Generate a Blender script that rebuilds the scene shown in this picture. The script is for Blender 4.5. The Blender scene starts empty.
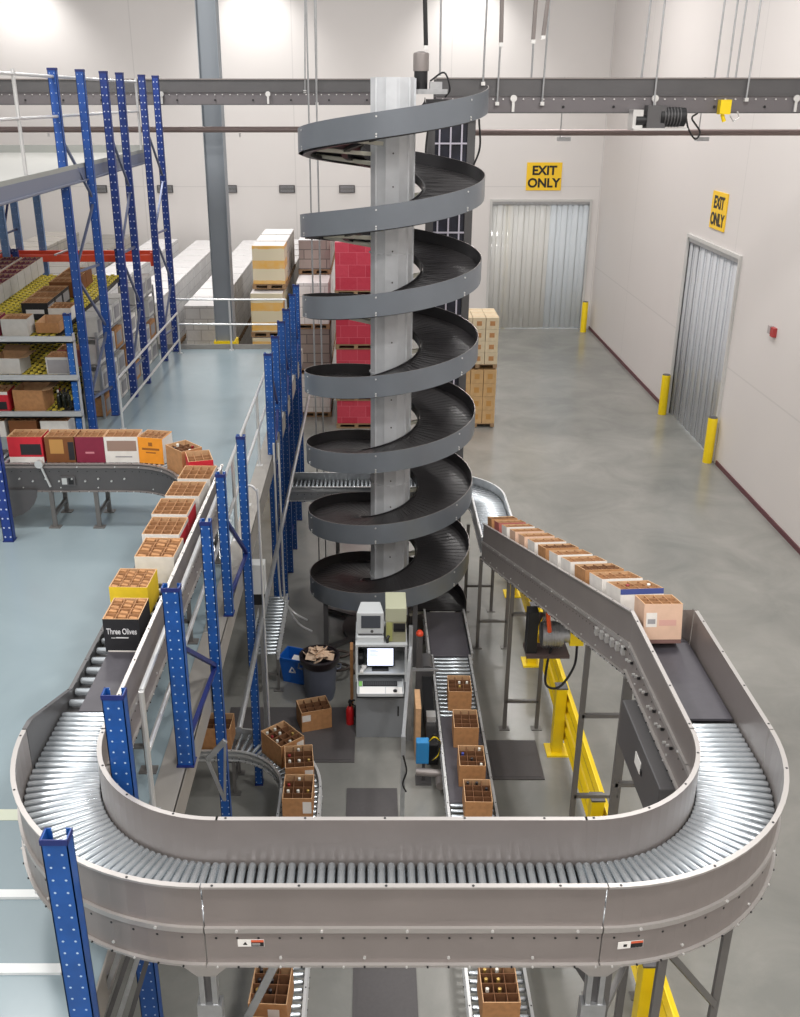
import bpy, math, random
from mathutils import Vector, Matrix
R = math.radians
PI = math.pi
C = bpy.context.scene.collection
rnd = random.Random(7)

# ---------------------------------------------------------------- camera
PITCH = 22.76; F = 980.0; CAMZ = 8.0; PX = 372.0; PY = 508.5
cam_d = bpy.data.cameras.new('camera'); cam = bpy.data.objects.new('camera', cam_d); C.objects.link(cam)
cam_d.sensor_fit = 'VERTICAL'; cam_d.sensor_height = 36.0; cam_d.lens = F*36.0/1017.0
cam_d.shift_x = (400-PX)/1017.0; cam_d.clip_end = 200
cam.location = (0, 0, CAMZ); cam.rotation_euler = (R(90-PITCH), 0, 0)
bpy.context.scene.camera = cam
SN, CS = math.sin(R(PITCH)), math.cos(R(PITCH))
def ray(x, y):
    u = (x-PX)/F; v = (PY-y)/F
    return (u, CS+v*SN, -SN+v*CS)
def at(x, y, z):                       # point of the plane at height z
    d = ray(x, y); t = (z-CAMZ)/d[2]
    return Vector((d[0]*t, d[1]*t, z))
def atY(x, y, Y):
    d = ray(x, y); t = Y/d[1]
    return Vector((d[0]*t, Y, CAMZ+d[2]*t))

# ---------------------------------------------------------------- materials
def lin(c):
    return tuple(((v/255)/12.92 if v/255 <= .04045 else ((v/255+.055)/1.055)**2.4) for v in c)+(1,)
MATS = {}
def mat(name, rgb, rough=.5, metal=0.0, noise=0.0, nscale=6, rvar=0.0, spec=.5, emit=0.0, coat=0.0):
    if name in MATS: return MATS[name]
    m = bpy.data.materials.new(name); m.use_nodes = True
    nt = m.node_tree; b = nt.nodes['Principled BSDF']; c = lin(rgb)
    b.inputs['Base Color'].default_value = c; b.inputs['Roughness'].default_value = rough
    b.inputs['Metallic'].default_value = metal; b.inputs['Specular IOR Level'].default_value = spec
    if coat: b.inputs['Coat Weight'].default_value = coat
    if emit:
        b.inputs['Emission Color'].default_value = c; b.inputs['Emission Strength'].default_value = emit
    if noise or rvar:
        tc = nt.nodes.new('ShaderNodeTexCoord'); n = nt.nodes.new('ShaderNodeTexNoise')
        n.inputs['Scale'].default_value = nscale; n.inputs['Detail'].default_value = 5
        nt.links.new(tc.outputs['Object'], n.inputs['Vector'])
        if noise:
            r = nt.nodes.new('ShaderNodeValToRGB')
            r.color_ramp.elements[0].position = .32; r.color_ramp.elements[1].position = .7
            r.color_ramp.elements[0].color = tuple(max(0, v*(1-noise)) for v in c[:3])+(1,)
            r.color_ramp.elements[1].color = tuple(min(1, v*(1+noise)) for v in c[:3])+(1,)
            nt.links.new(n.outputs['Fac'], r.inputs['Fac']); nt.links.new(r.outputs['Color'], b.inputs['Base Color'])
        if rvar:
            mr = nt.nodes.new('ShaderNodeMapRange')
            mr.inputs['To Min'].default_value = max(.03, rough-rvar); mr.inputs['To Max'].default_value = rough+rvar
            nt.links.new(n.outputs['Fac'], mr.inputs['Value']); nt.links.new(mr.outputs['Result'], b.inputs['Roughness'])
    MATS[name] = m
    return m
def N(nt, t, **k):
    n = nt.nodes.new(t)
    for a, v in k.items(): setattr(n, a, v)
    return n
def mth(nt, op, a, b=None, c=None):
    n = nt.nodes.new('ShaderNodeMath'); n.operation = op
    for i, v in enumerate((a, b, c)):
        if v is None: continue
        if isinstance(v, (int, float)): n.inputs[i].default_value = v
        else: nt.links.new(v, n.inputs[i])
    return n.outputs[0]
def dotted(name, rgb, dot, sx=.032, pz=.08, r=.0065, rough=.42):  # pale dot colour paints in the light seen through the holes
    """painted steel with two columns of punched holes"""
    m = mat(name, rgb, rough, .0, .12, 9); nt = m.node_tree; b = nt.nodes['Principled BSDF']
    tc = N(nt, 'ShaderNodeTexCoord'); s = N(nt, 'ShaderNodeSeparateXYZ'); nt.links.new(tc.outputs['Object'], s.inputs[0])
    ax = mth(nt, 'ABSOLUTE', mth(nt, 'SUBTRACT', mth(nt, 'ABSOLUTE', s.outputs['X']), sx))
    fz = mth(nt, 'MULTIPLY', mth(nt, 'SUBTRACT', mth(nt, 'FRACT', mth(nt, 'DIVIDE', s.outputs['Z'], pz)), .5), pz)
    d = mth(nt, 'SQRT', mth(nt, 'ADD', mth(nt, 'MULTIPLY', ax, ax), mth(nt, 'MULTIPLY', fz, fz)))
    k = mth(nt, 'LESS_THAN', d, r)
    mx = N(nt, 'ShaderNodeMix', data_type='RGBA'); nt.links.new(k, mx.inputs[0])
    src = b.inputs['Base Color'].links[0].from_socket
    nt.links.new(src, mx.inputs[6]); mx.inputs[7].default_value = lin(dot); nt.links.new(mx.outputs[2], b.inputs['Base Color'])
    return m
def bricked(name, c1, c2, mortar, w, h, ms=.012, rough=.35, off=.5, coat=.0, bias=0):
    """wrapped stacks of cartons: the joints between them"""
    m = mat(name, c1, rough, coat=coat); nt = m.node_tree; b = nt.nodes['Principled BSDF']
    tc = N(nt, 'ShaderNodeTexCoord'); s = N(nt, 'ShaderNodeSeparateXYZ'); nt.links.new(tc.outputs['Object'], s.inputs[0])
    cb = N(nt, 'ShaderNodeCombineXYZ'); nt.links.new(mth(nt, 'ADD', s.outputs['X'], s.outputs['Y']), cb.inputs[0]); nt.links.new(s.outputs['Z'], cb.inputs[1])
    br = N(nt, 'ShaderNodeTexBrick'); nt.links.new(cb.outputs[0], br.inputs['Vector'])
    br.inputs['Color1'].default_value = lin(c1); br.inputs['Color2'].default_value = lin(c2); br.inputs['Mortar'].default_value = lin(mortar)
    br.inputs['Scale'].default_value = 1; br.inputs['Mortar Size'].default_value = ms; br.inputs['Brick Width'].default_value = w
    br.inputs['Row Height'].default_value = h; br.offset = off; br.inputs['Bias'].default_value = bias
    no = N(nt, 'ShaderNodeTexNoise'); no.inputs['Scale'].default_value = 9; nt.links.new(tc.outputs['Object'], no.inputs['Vector'])
    bm_ = N(nt, 'ShaderNodeBump'); bm_.inputs['Strength'].default_value = .35; bm_.inputs['Distance'].default_value = .03
    nt.links.new(no.outputs['Fac'], bm_.inputs['Height']); nt.links.new(bm_.outputs[0], b.inputs['Normal'])
    nt.links.new(br.outputs['Color'], b.inputs['Base Color'])
    return m

STEEL = mat('grey_painted_steel', (138, 131, 128), .38, .3, .05, 3)
STEEL_D = mat('dark_grey_painted_steel', (92, 91, 92), .45, .3, .06, 3)
GALV = mat('galvanised_steel', (176, 178, 180), .32, .75, .08, 14)
ALU = mat('aluminium_rail', (205, 206, 206), .35, .5)
RIM = mat('steel_rim', (172, 168, 165), .35, .45)
ROLL = mat('zinc_roller', (196, 203, 208), .27, .72, .05, 30)
BELT = mat('rubber_belt', (72, 70, 76), .5, .0, .06, 20)
BLACK = mat('black_plastic', (24, 24, 26), .45)
BOLT = mat('bolt_zinc', (220, 220, 218), .3, .6)
WHITE = mat('white_paint', (232, 230, 226), .5)
YEL = mat('safety_yellow', (240, 208, 20), .4, 0, .04, 6)
SPIR = mat('spiral_blue_grey_paint', (116, 122, 129), .3, .35, .03, 3)
SLAT = mat('spiral_dark_slats', (50, 48, 49), .33, .1)
SIN = mat('spiral_inner_guard', (58, 57, 59), .35, .3)
COLM = mat('column_galvanised', (214, 217, 220), .5, .15, .06, 5)
CREAM = mat('cream_plastic', (214, 212, 196), .5)
BLUE = dotted('blue_rack_paint', (24, 78, 150), (176, 198, 222))
NAVY = dotted('deep_blue_rack_paint', (30, 58, 132), (190, 200, 222), r=.011, pz=.12)
BLUEC = mat('blue_paint_plain', (26, 40, 104), .45)
RED = mat('red_orange_beam_paint', (240, 84, 56), .45)
KRAFT = mat('kraft_cardboard', (176, 128, 84), .8, 0, .12, 18)
KRAFT_L = mat('light_kraft_cardboard', (198, 158, 118), .8, 0, .1, 18)
KRAFT_D = mat('brown_divider_card', (118, 80, 52), .85, 0, .12, 20); KRAFT_M = mat('tan_divider_card', (168, 124, 86), .85, 0, .12, 20)
MAT_ = mat('rubber_floor_mat', (80, 77, 78), .6, 0, .05, 30)

# ---------------------------------------------------------------- mesh builder
class MB:
    def __init__(s): s.v = []; s.f = []; s.m = []
    def add(s, vs, fs, m=0):
        o = len(s.v); s.v += [tuple(v) for v in vs]
        for i, f in enumerate(fs):
            s.f.append(tuple(o+k for k in f)); s.m.append(m[i] if isinstance(m, (list, tuple)) else m)
    def box(s, x0, x1, y0, y1, z0, z1, m=0, M=None):
        vs = [Vector(p) for p in ((x0,y0,z0),(x1,y0,z0),(x1,y1,z0),(x0,y1,z0),(x0,y0,z1),(x1,y0,z1),(x1,y1,z1),(x0,y1,z1))]
        if M is not None: vs = [M @ v for v in vs]
        s.add(vs, [(0,3,2,1),(4,5,6,7),(0,1,5,4),(1,2,6,5),(2,3,7,6),(3,0,4,7)], m)   # bottom top front right back left
    def bar(s, p, q, w, h=None, m=0, up=(0,0,1)):
        p = Vector(p); q = Vector(q); h = h or w; d = (q-p).normalized(); u = Vector(up)
        if abs(d.dot(u)) > .99: u = Vector((0,1,0))
        a = d.cross(u).normalized()*w/2; b = a.cross(d).normalized()*h/2
        vs = [p-a-b,p+a-b,p+a+b,p-a+b,q-a-b,q+a-b,q+a+b,q-a+b]
        s.add(vs, [(0,3,2,1),(4,5,6,7),(0,1,5,4),(1,2,6,5),(2,3,7,6),(3,0,4,7)], m)
    def tube(s, pts, r, n=8, m=0, cap=True):
        pts = [Vector(p) for p in pts]; o = len(s.v); k = len(pts); prev = None
        rs = r if isinstance(r, (list, tuple)) else [r]*k
        for i, p in enumerate(pts):
            d = (pts[min(i+1, k-1)]-pts[max(i-1, 0)]).normalized()
            if prev is None:
                a = d.orthogonal().normalized()
            else:
                a = (prev - d*prev.dot(d)).normalized()
            prev = a; b = d.cross(a)
            for j in range(n):
                t = 2*PI*j/n; s.v.append(tuple(p+(a*math.cos(t)+b*math.sin(t))*rs[i]))
        for i in range(k-1):
            for j in range(n):
                s.f.append((o+i*n+j, o+i*n+(j+1)%n, o+(i+1)*n+(j+1)%n, o+(i+1)*n+j)); s.m.append(m)
        if cap:
            s.f.append(tuple(o+j for j in range(n))[::-1]); s.m.append(m)
            s.f.append(tuple(o+(k-1)*n+j for j in range(n))); s.m.append(m)
    def lathe(s, c, prof, n=20, m=0, axis=None):
        c = Vector(c); o = len(s.v); k = len(prof)
        for r, z in prof:
            for j in range(n):
                t = 2*PI*j/n; s.v.append((c.x+r*math.cos(t), c.y+r*math.sin(t), c.z+z))
        for i in range(k-1):
            mi = m[i] if isinstance(m, (list, tuple)) else m
            for j in range(n):
                s.f.append((o+i*n+j, o+i*n+(j+1)%n, o+(i+1)*n+(j+1)%n, o+(i+1)*n+j)); s.m.append(mi)
        m0 = m[0] if isinstance(m, (list, tuple)) else m; m1 = m[-1] if isinstance(m, (list, tuple)) else m
        s.f.append(tuple(o+j for j in range(n))[::-1]); s.m.append(m0)
        s.f.append(tuple(o+(k-1)*n+j for j in range(n))); s.m.append(m1)
    def sweep(s, path, profs, m=0, closed=True, caps=True):
        """path: [(pos, outward)], profs: per point list of (outward, up)"""
        o = len(s.v); k = len(path); n = len(profs[0])
        for (p, nrm), pr in zip(path, profs):
            for a, z in pr: s.v.append((p[0]+nrm[0]*a, p[1]+nrm[1]*a, p[2]+z))
        for i in range(k-1):
            for j in range(n if closed else n-1):
                a = o+i*n+j; b = o+i*n+(j+1)%n
                s.f.append((a, b, b+n, a+n)); s.m.append(m[j] if isinstance(m, (list, tuple)) else m)
        if caps and closed:
            mm = m[0] if isinstance(m, (list, tuple)) else m
            s.f.append(tuple(o+j for j in range(n))[::-1]); s.m.append(mm)
            s.f.append(tuple(o+(k-1)*n+j for j in range(n))); s.m.append(mm)
    def mesh(s, name, mats, smooth=False, bevel=0):
        me = bpy.data.meshes.new(name); me.from_pydata(s.v, [], s.f)
        for x in (mats if isinstance(mats, (list, tuple)) else [mats]): me.materials.append(x)
        me.polygons.foreach_set('material_index', s.m)
        me.update()
        import bmesh
        b = bmesh.new(); b.from_mesh(me); bmesh.ops.recalc_face_normals(b, faces=b.faces)
        b.to_mesh(me); b.free()
        if smooth:
            me.polygons.foreach_set('use_smooth', [True]*len(me.polygons))
            try: me.set_sharp_from_angle(angle=R(38))
            except Exception: pass
        me.update(); return me
    def build(s, name, mats, parent=None, smooth=False, bevel=0):
        return link(name, s.mesh(name, mats, smooth), parent, bevel=bevel)
def cr(pts, n=6):
    """a smooth curve through the points"""
    P = [Vector(p) for p in pts]; P = [P[0]*2-P[1]]+P+[P[-1]*2-P[-2]]; out = []
    for i in range(1, len(P)-2):
        for k in range(n):
            t = k/n; a, b, c, d = P[i-1:i+3]
            out.append(.5*((2*b)+(c-a)*t+(2*a-5*b+4*c-d)*t*t+(3*b-a-3*c+d)*t**3))
    out.append(P[-2]); return out
def link(name, me, parent=None, loc=None, rot=None, bevel=0):
    o = bpy.data.objects.new(name, me); C.objects.link(o)
    if parent is not None: o.parent = parent
    if loc is not None: o.location = loc
    elif parent is not None and parent.get('_w'): o.location = -root_loc(parent)
    if rot is not None: o.rotation_euler = rot
    if bevel:
        b = o.modifiers.new('bevel', 'BEVEL'); b.width = bevel; b.segments = 2; b.limit_method = 'ANGLE'
    return o
def root_loc(o):
    return Vector(o.get('_b', (0,0,0)))
TMP = []
def thing(name, label, cat, loc=(0,0,0), rz=0, group=None, world=False):
    """Empty at the base of a thing; world=True: its part meshes are written in world coordinates"""
    o = bpy.data.objects.new(name, None); C.objects.link(o); o.location = loc; o.rotation_euler = (0,0,rz)
    o.empty_display_size = .1
    o['label'] = label; o['category'] = cat
    if group: o['group'] = group
    if world: o['_w'] = 1; o['_b'] = tuple(loc); TMP.append(o)
    return o
def absorb(t, parent, main, newname):
    """a motor or box bolted to a machine becomes a part of it, its own pieces sub-parts"""
    m = [c for c in t.children if c.name.split('.')[0] == main][0]; rest = [c for c in t.children if c is not m]
    m.parent = parent; m.location = -root_loc(parent); m.name = newname
    for c in rest: c.parent = m; c.location = (0,0,0)
    if t in TMP: TMP.remove(t)
    bpy.data.objects.remove(t)
def tag(o, label, cat, group=None):
    o['label'] = label; o['category'] = cat
    if group: o['group'] = group
    return o
def struct(o): o['kind'] = 'structure'; return o
def dup(root, loc, rz=0, label=None, group=None):
    r = root.copy(); C.objects.link(r); r.location = loc; r.rotation_euler = (0,0,rz)
    if label: r['label'] = label
    if group: r['group'] = group
    for ch in list(root.children):
        c = ch.copy(); C.objects.link(c); c.parent = r
        for g in list(ch.children):
            d = g.copy(); C.objects.link(d); d.parent = c
    return r
def text_mesh(name, s, size, m, parent, loc, rot, depth=.002, bold=False, sx=1.0, align='CENTER', world=False, spacing=1.0):
    cu = bpy.data.curves.new(name, 'FONT'); cu.body = s; cu.size = size; cu.extrude = depth; cu.align_x = align; cu.align_y = 'CENTER'
    cu.space_line = spacing
    if bold: cu.offset = size*(.035 if bold is True else bold)
    t = bpy.data.objects.new(name, cu); C.objects.link(t)
    bpy.context.view_layer.update()
    dg = bpy.context.evaluated_depsgraph_get()
    me = bpy.data.meshes.new_from_object(t.evaluated_get(dg)); C.objects.unlink(t); bpy.data.objects.remove(t)
    me.materials.clear(); me.materials.append(m)
    o = bpy.data.objects.new(name, me); C.objects.link(o); o.parent = parent
    b = root_loc(parent) if parent is not None and parent.get('_w') else Vector((0,0,0))
    o.location = Vector(loc)-b; o.rotation_euler = rot; o.scale = (sx, 1, 1)
    return o
# ================================================================ THE SETTING
def wall_mat(name, rgb, zl, vstep, axis):
    m = mat(name, rgb, .6); nt = m.node_tree; b = nt.nodes['Principled BSDF']
    tc = N(nt, 'ShaderNodeTexCoord'); s = N(nt, 'ShaderNodeSeparateXYZ'); nt.links.new(tc.outputs['Object'], s.inputs[0])
    a = mth(nt, 'LESS_THAN', mth(nt, 'ABSOLUTE', mth(nt, 'SUBTRACT', s.outputs['Z'], zl)), .018)
    f = mth(nt, 'ABSOLUTE', mth(nt, 'SUBTRACT', mth(nt, 'FRACT', mth(nt, 'DIVIDE', s.outputs[axis], vstep)), .5))
    c = mth(nt, 'LESS_THAN', f, .018/vstep)
    k = mth(nt, 'MULTIPLY', mth(nt, 'MAXIMUM', a, c), .2)
    no = N(nt, 'ShaderNodeTexNoise'); no.inputs['Scale'].default_value = .5; nt.links.new(tc.outputs['Object'], no.inputs['Vector'])
    r = N(nt, 'ShaderNodeValToRGB'); base = lin(rgb)
    r.color_ramp.elements[0].color = tuple(v*.95 for v in base[:3])+(1,); r.color_ramp.elements[1].color = base
    nt.links.new(no.outputs['Fac'], r.inputs['Fac'])
    mx = N(nt, 'ShaderNodeMix', data_type='RGBA'); nt.links.new(k, mx.inputs[0]); nt.links.new(r.outputs['Color'], mx.inputs[6])
    mx.inputs[7].default_value = lin((150, 148, 146)); nt.links.new(mx.outputs[2], b.inputs['Base Color'])
    return m
def floor_mat(name, rgb, dark, rough, sc, spec=.5):
    m = mat(name, rgb, rough, spec=spec); nt = m.node_tree; b = nt.nodes['Principled BSDF']
    tc = N(nt, 'ShaderNodeTexCoord'); n1 = N(nt, 'ShaderNodeTexNoise'); n2 = N(nt, 'ShaderNodeTexNoise')
    n1.inputs['Scale'].default_value = sc; n1.inputs['Detail'].default_value = 8; n1.inputs['Roughness'].default_value = .62; n1.inputs['Distortion'].default_value = .6
    n2.inputs['Scale'].default_value = sc*.3; n2.inputs['Detail'].default_value = 4
    nt.links.new(tc.outputs['Object'], n1.inputs['Vector']); nt.links.new(tc.outputs['Object'], n2.inputs['Vector'])
    mx0 = mth(nt, 'ADD', mth(nt, 'MULTIPLY', n1.outputs['Fac'], .5), mth(nt, 'MULTIPLY', n2.outputs['Fac'], .5))
    r = N(nt, 'ShaderNodeValToRGB'); r.color_ramp.elements[0].position = .38; r.color_ramp.elements[1].position = .62
    r.color_ramp.elements[0].color = lin(dark); r.color_ramp.elements[1].color = lin(rgb)
    nt.links.new(mx0, r.inputs['Fac']); nt.links.new(r.outputs['Color'], b.inputs['Base Color'])
    mr = N(nt, 'ShaderNodeMapRange'); mr.inputs['To Min'].default_value = rough-.07; mr.inputs['To Max'].default_value = rough+.1
    nt.links.new(n1.outputs['Fac'], mr.inputs['Value']); nt.links.new(mr.outputs['Result'], b.inputs['Roughness'])
    return m
FLOOR = floor_mat('polished_concrete', (146, 145, 140), (120, 121, 117), .2, .8)
MEZZ = floor_mat('pale_blue_floor_paint', (140, 155, 161), (131, 146, 152), .2, .7)
WB = wall_mat('white_wall_back', (220, 216, 213), 5.08, 5.4, 'X')
WR = wall_mat('white_wall_right', (216, 211, 208), 2.3, 9.0, 'Y')
YB = 36.5; XR = 8.14; XL = -16.0; ZT = 12.6

b = MB(); b.box(XL, XR+6, -6, YB+4.5, -.2, 0); struct(b.build('floor', FLOOR))
# back wall with its opening
DX0, DX1, DZ = 4.3, 7.78, 4.57
b = MB(); b.box(XL, DX0, YB, YB+.3, 0, ZT); b.box(DX0, DX1, YB, YB+.3, DZ, ZT); b.box(DX1, XR+.3, YB, YB+.3, 0, ZT)
struct(b.build('wall_back', WB))
RY0, RY1, RZ = 22.55, 25.95, 4.45     # provisional, set from the photo below
pA = None
def onwall(x, y):                      # a point of the right wall
    d = ray(x, y); t = XR/d[0]; return Vector((XR, d[1]*t, CAMZ+d[2]*t))
a0 = onwall(690, 237); a1 = onwall(741, 259); a2 = onwall(705, 449)
RY0, RY1, RZ = a1.y, a0.y, (a0.z+a1.z)/2
b = MB(); b.box(XR, XR+.3, -6, RY0, 0, ZT); b.box(XR, XR+.3, RY0, RY1, RZ, ZT); b.box(XR, XR+.3, RY1, YB, 0, ZT)
struct(b.build('wall_right', WR))
b = MB(); b.box(XL-.3, XL, -6, YB+.3, 0, ZT); struct(b.build('wall_left', WR))
b = MB(); b.box(XL-.3, XR+.3, -6.3, -6, 0, ZT); struct(b.build('wall_front', WR))
# rooms beyond the two curtains
VEST = mat('beyond_wall_paint', (214, 220, 226), .6)
b = MB(); b.box(DX0-.6, XR+.3, YB+4, YB+4.2, 0, ZT-5); b.box(DX0-.8, DX0-.6, YB+.3, YB+4.2, 0, ZT-5); b.box(XR+.3, XR+.5, YB+.3, YB+4.2, 0, ZT-5)
struct(b.build('wall_passage_back', VEST))
b = MB(); b.box(XR+4, XR+4.2, RY0-1.5, RY1+1.5, 0, ZT-5); b.box(XR+.3, XR+4.2, RY0-1.6, RY0-1.5, 0, ZT-5); b.box(XR+.3, XR+4.2, RY1+1.5, RY1+1.6, 0, ZT-5)
struct(b.build('wall_passage_right', VEST))
BASE = mat('dark_red_baseboard', (92, 50, 56), .5)
b = MB(); b.box(XR-.03, XR, -6, RY0-.3, 0, .1); b.box(XR-.03, XR, RY1+.1, YB, 0, .1); struct(b.build('baseboard_right', BASE))

# strip curtains
def vinyl(name, rgb, alpha):
    m = bpy.data.materials.new(name); m.use_nodes = True; nt = m.node_tree; b = nt.nodes['Principled BSDF']
    b.inputs['Base Color'].default_value = lin(rgb); b.inputs['Roughness'].default_value = .12
    tr = N(nt, 'ShaderNodeBsdfTransparent'); mx = N(nt, 'ShaderNodeMixShader'); mx.inputs[0].default_value = alpha
    nt.links.new(tr.outputs[0], mx.inputs[1]); nt.links.new(b.outputs[0], mx.inputs[2])
    nt.links.new(mx.outputs[0], nt.nodes['Material Output'].inputs['Surface'])
    return m
V1 = vinyl('clear_vinyl_strip', (216, 222, 226), .7); V2 = vinyl('yellowed_vinyl_strip', (220, 219, 214), .74)
V3 = vinyl('grey_vinyl_strip', (200, 202, 206), .68)
DFR = mat('door_frame_grey', (196, 195, 192), .5)
def curtain(name, horiz, a, b_, h, base, n, mats):
    o = MB()
    if horiz:
        o.box(a-.08, a, base-.06, base+.3, 0, h+.08); o.box(b_, b_+.08, base-.06, base+.3, 0, h+.08); o.box(a, b_, base-.06, base+.3, h, h+.08)
    else:
        o.box(base-.06, base+.3, a-.08, a, 0, h+.08); o.box(base-.06, base+.3, b_, b_+.08, 0, h+.08); o.box(base-.06, base+.3, a, b_, h, h+.08)
    d = o.build(name, DFR); struct(d)
    w = (b_-a)/n
    for i in range(n):
        c = a+(i+.5)*w; q = MB(); k = 6; ww = w*1.25; off = .03 if i % 2 else .055
        vs = []; fs = []
        for j in range(k+1):
            t = j/k-.5; bow = .01*math.cos(t*PI)
            for z in (.03, h):
                vs.append((c+t*ww, base+off-bow, z) if horiz else (base+off-bow, c+t*ww, z))
        for j in range(k): fs.append((2*j, 2*j+2, 2*j+3, 2*j+1))
        q.add(vs, fs); s = q.build('vinyl_strip', mats(i), d, smooth=True)
        so = s.modifiers.new('thick', 'SOLIDIFY'); so.thickness = .004
    q = MB()
    if horiz: q.box(a, b_, base-.03, base+.0, h-.1, h)
    else: q.box(base-.03, base+.0, a, b_, h-.1, h)
    q.build('hanging_rail', GALV, d)
    return d
curtain('door_1', True, DX0, DX1, DZ, YB, 18, lambda i: V2 if i < 11 else V1)
curtain('door_2', False, RY0, RY1, RZ, XR, 16, lambda i: V3)
# things seen through the curtains
t = thing('yellow_post', 'slim yellow post seen through the back strip curtain', 'post', (5.1, YB+1.6, 0))
b = MB(); b.box(-.08, .08, -.08, .08, 0, 4.3); b.build('shaft', YEL, t); b = MB(); b.box(-.16, .16, -.16, .16, 0, .03); b.build('base_plate', YEL, t)
def bollard(label, x, y, h=1.1, r=.11):
    t = thing('bollard', label, 'bollard', (x, y, 0), 0, None)
    b = MB(); b.lathe((0,0,0), [(r,0),(r,h-.03),(r*.92,h)], 16); b.build('tube', YEL, t, smooth=True)
    b = MB(); b.lathe((0,0,h), [(r*.93,0),(r*.9,.012)], 16); b.build('cap', STEEL_D, t, smooth=True)
def fl(x, y): return at(x, y, 0)
p = fl(707, 462); bollard('yellow bollard nearest the camera, at the near side of the right strip door', p.x+.0, p.y)
p = fl(663, 414); bollard('yellow bollard at the far side of the right strip door', p.x-.03, p.y)
p = fl(583, 330); bollard('small distant yellow bollard in the corner beside the back strip curtain', p.x-.06, p.y-.3)
bollard('yellow bollard showing dimly through the right strip curtain', XR+1.0, RY1-.7)
# signs
SY = mat('sign_yellow', (245, 200, 40), .5)
c0 = atY(544, 176.5, YB-.02)
t = thing('exit_sign', 'yellow sign above the back strip curtain reading EXIT ONLY', 'sign', (c0.x, YB-.03, c0.z))
b = MB(); b.box(-.62, .62, 0, .028, -.47, .47); b.build('panel', SY, t)
text_mesh('lettering', 'EXIT\nONLY', .42, BLACK, t, (0, -.004, -.02), (R(90), 0, 0), .003, True, 1.0)
c1 = onwall(719.5, 211)
t = thing('exit_sign', 'narrow yellow sign over the right wall strip door reading EXIT ONLY', 'sign', (XR-.03, c1.y, c1.z))
b = MB(); b.box(0, .028, -.52, .52, -.42, .42); b.build('panel', SY, t)
text_mesh('lettering', 'EXIT\nONLY', .38, BLACK, t, (-.004, 0, -.02), (R(90), 0, R(-90)), .003, True, .92)
# wall details
p = onwall(775, 332)
t = thing('fire_alarm', 'small red alarm device high on the right wall', 'alarm', (XR-.08, p.y, p.z))
b = MB(); b.box(.0, .08, -.1, .05, -.09, .09); b.build('body', mat('alarm_red', (170, 60, 60), .5), t)
b = MB(); b.box(.0, .07, .07, .2, -.06, .1); b.build('sounder', mat('alarm_grey', (170, 160, 160), .5), t)
for i, x in enumerate((99, 165, 229, 287, 347)):
    p = atY(x, 189, YB-.05)
    t = thing('wall_vent', 'small grey louvred vent in the row along the white back wall', 'vent', (p.x, YB-.05, p.z), 0, 'vents on the back wall')
    b = MB(); b.box(-.28, .28, 0, .05, -.13, .13); b.build('frame', STEEL_D, t)
    b = MB()
    for k in range(5): b.box(-.24, .24, -.02, 0, -.1+k*.045, -.08+k*.045)
    b.build('slats', GALV, t)
# building column
p = atY(226, 341, 23.2)
t = thing('building_column', 'tall grey steel building column with yellow base guard', 'column', (p.x, 23.2, 0), world=True)
b = MB(); cx = p.x; GC = mat('column_grey_paint', (132, 139, 146), .5)
b.box(cx-.2, cx+.2, 23.1, 23.4, 0, ZT-.2); b.box(cx+.2, cx+.215, 23.02, 23.48, 0, ZT-.2); b.box(cx-.215, cx-.2, 23.02, 23.48, 0, ZT-.2)
b.build('shaft', GC, t)
b = MB(); b.box(cx-.26, cx+.26, 23.0, 23.5, 0, p.z+.03); b.build('base_guard', YEL, t)

# mezzanine
MZ = 3.05; MX = -1.66
b = MB(); b.box(-15.9, MX, 2.2, 20.6, MZ-.12, MZ); struct(b.build('floor_mezzanine', MEZZ))
b = MB()
b.box(MX-.03, MX+.18, 5.2, 20.6, MZ, MZ+.012); b.box(MX+.17, MX+.182, 5.2, 20.6, MZ-.26, MZ+.012); b.box(MX, MX+.17, 5.2, 20.6, MZ-.012, MZ)
b.box(MX, MX+.012, 2.2, 5.2, MZ-.26, MZ+.012); b.box(MX+.1, MX+.17, 5.2, 20.6, MZ-.28, MZ-.26); b.box(-15.9, MX+.012, 20.6, 20.62, MZ-.3, MZ+.1)
struct(b.build('trim_1', mat('deck_edge_steel', (156, 152, 146), .45, .25, .06, 4)))
# white joints across the near mezzanine floor, edges of floor panels
b = MB()
for y, xr in ((896, -2.1), (971, -1.9)):
    p = at(20, y, MZ); b.box(-5, xr, p.y-.03, p.y+.04, MZ, MZ+.02)
struct(b.build('trim_2', mat('floor_strip', (218, 222, 222), .45)))
b = MB(); p = at(10, 815, MZ); b.box(-5, -2.4, p.y-.06, p.y+.06, MZ, MZ+.004)
struct(b.build('trim_3', mat('floor_tape', (196, 202, 184), .6)))
# mezzanine supports under the deck
for i, y in enumerate((5.5, 9.5, 13.5, 17.5)):
    b = MB(); b.box(-12, MX-.1, y-.06, y+.06, MZ-.42, MZ-.12); struct(b.build('trim_%d' % (4+i), STEEL))

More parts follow.
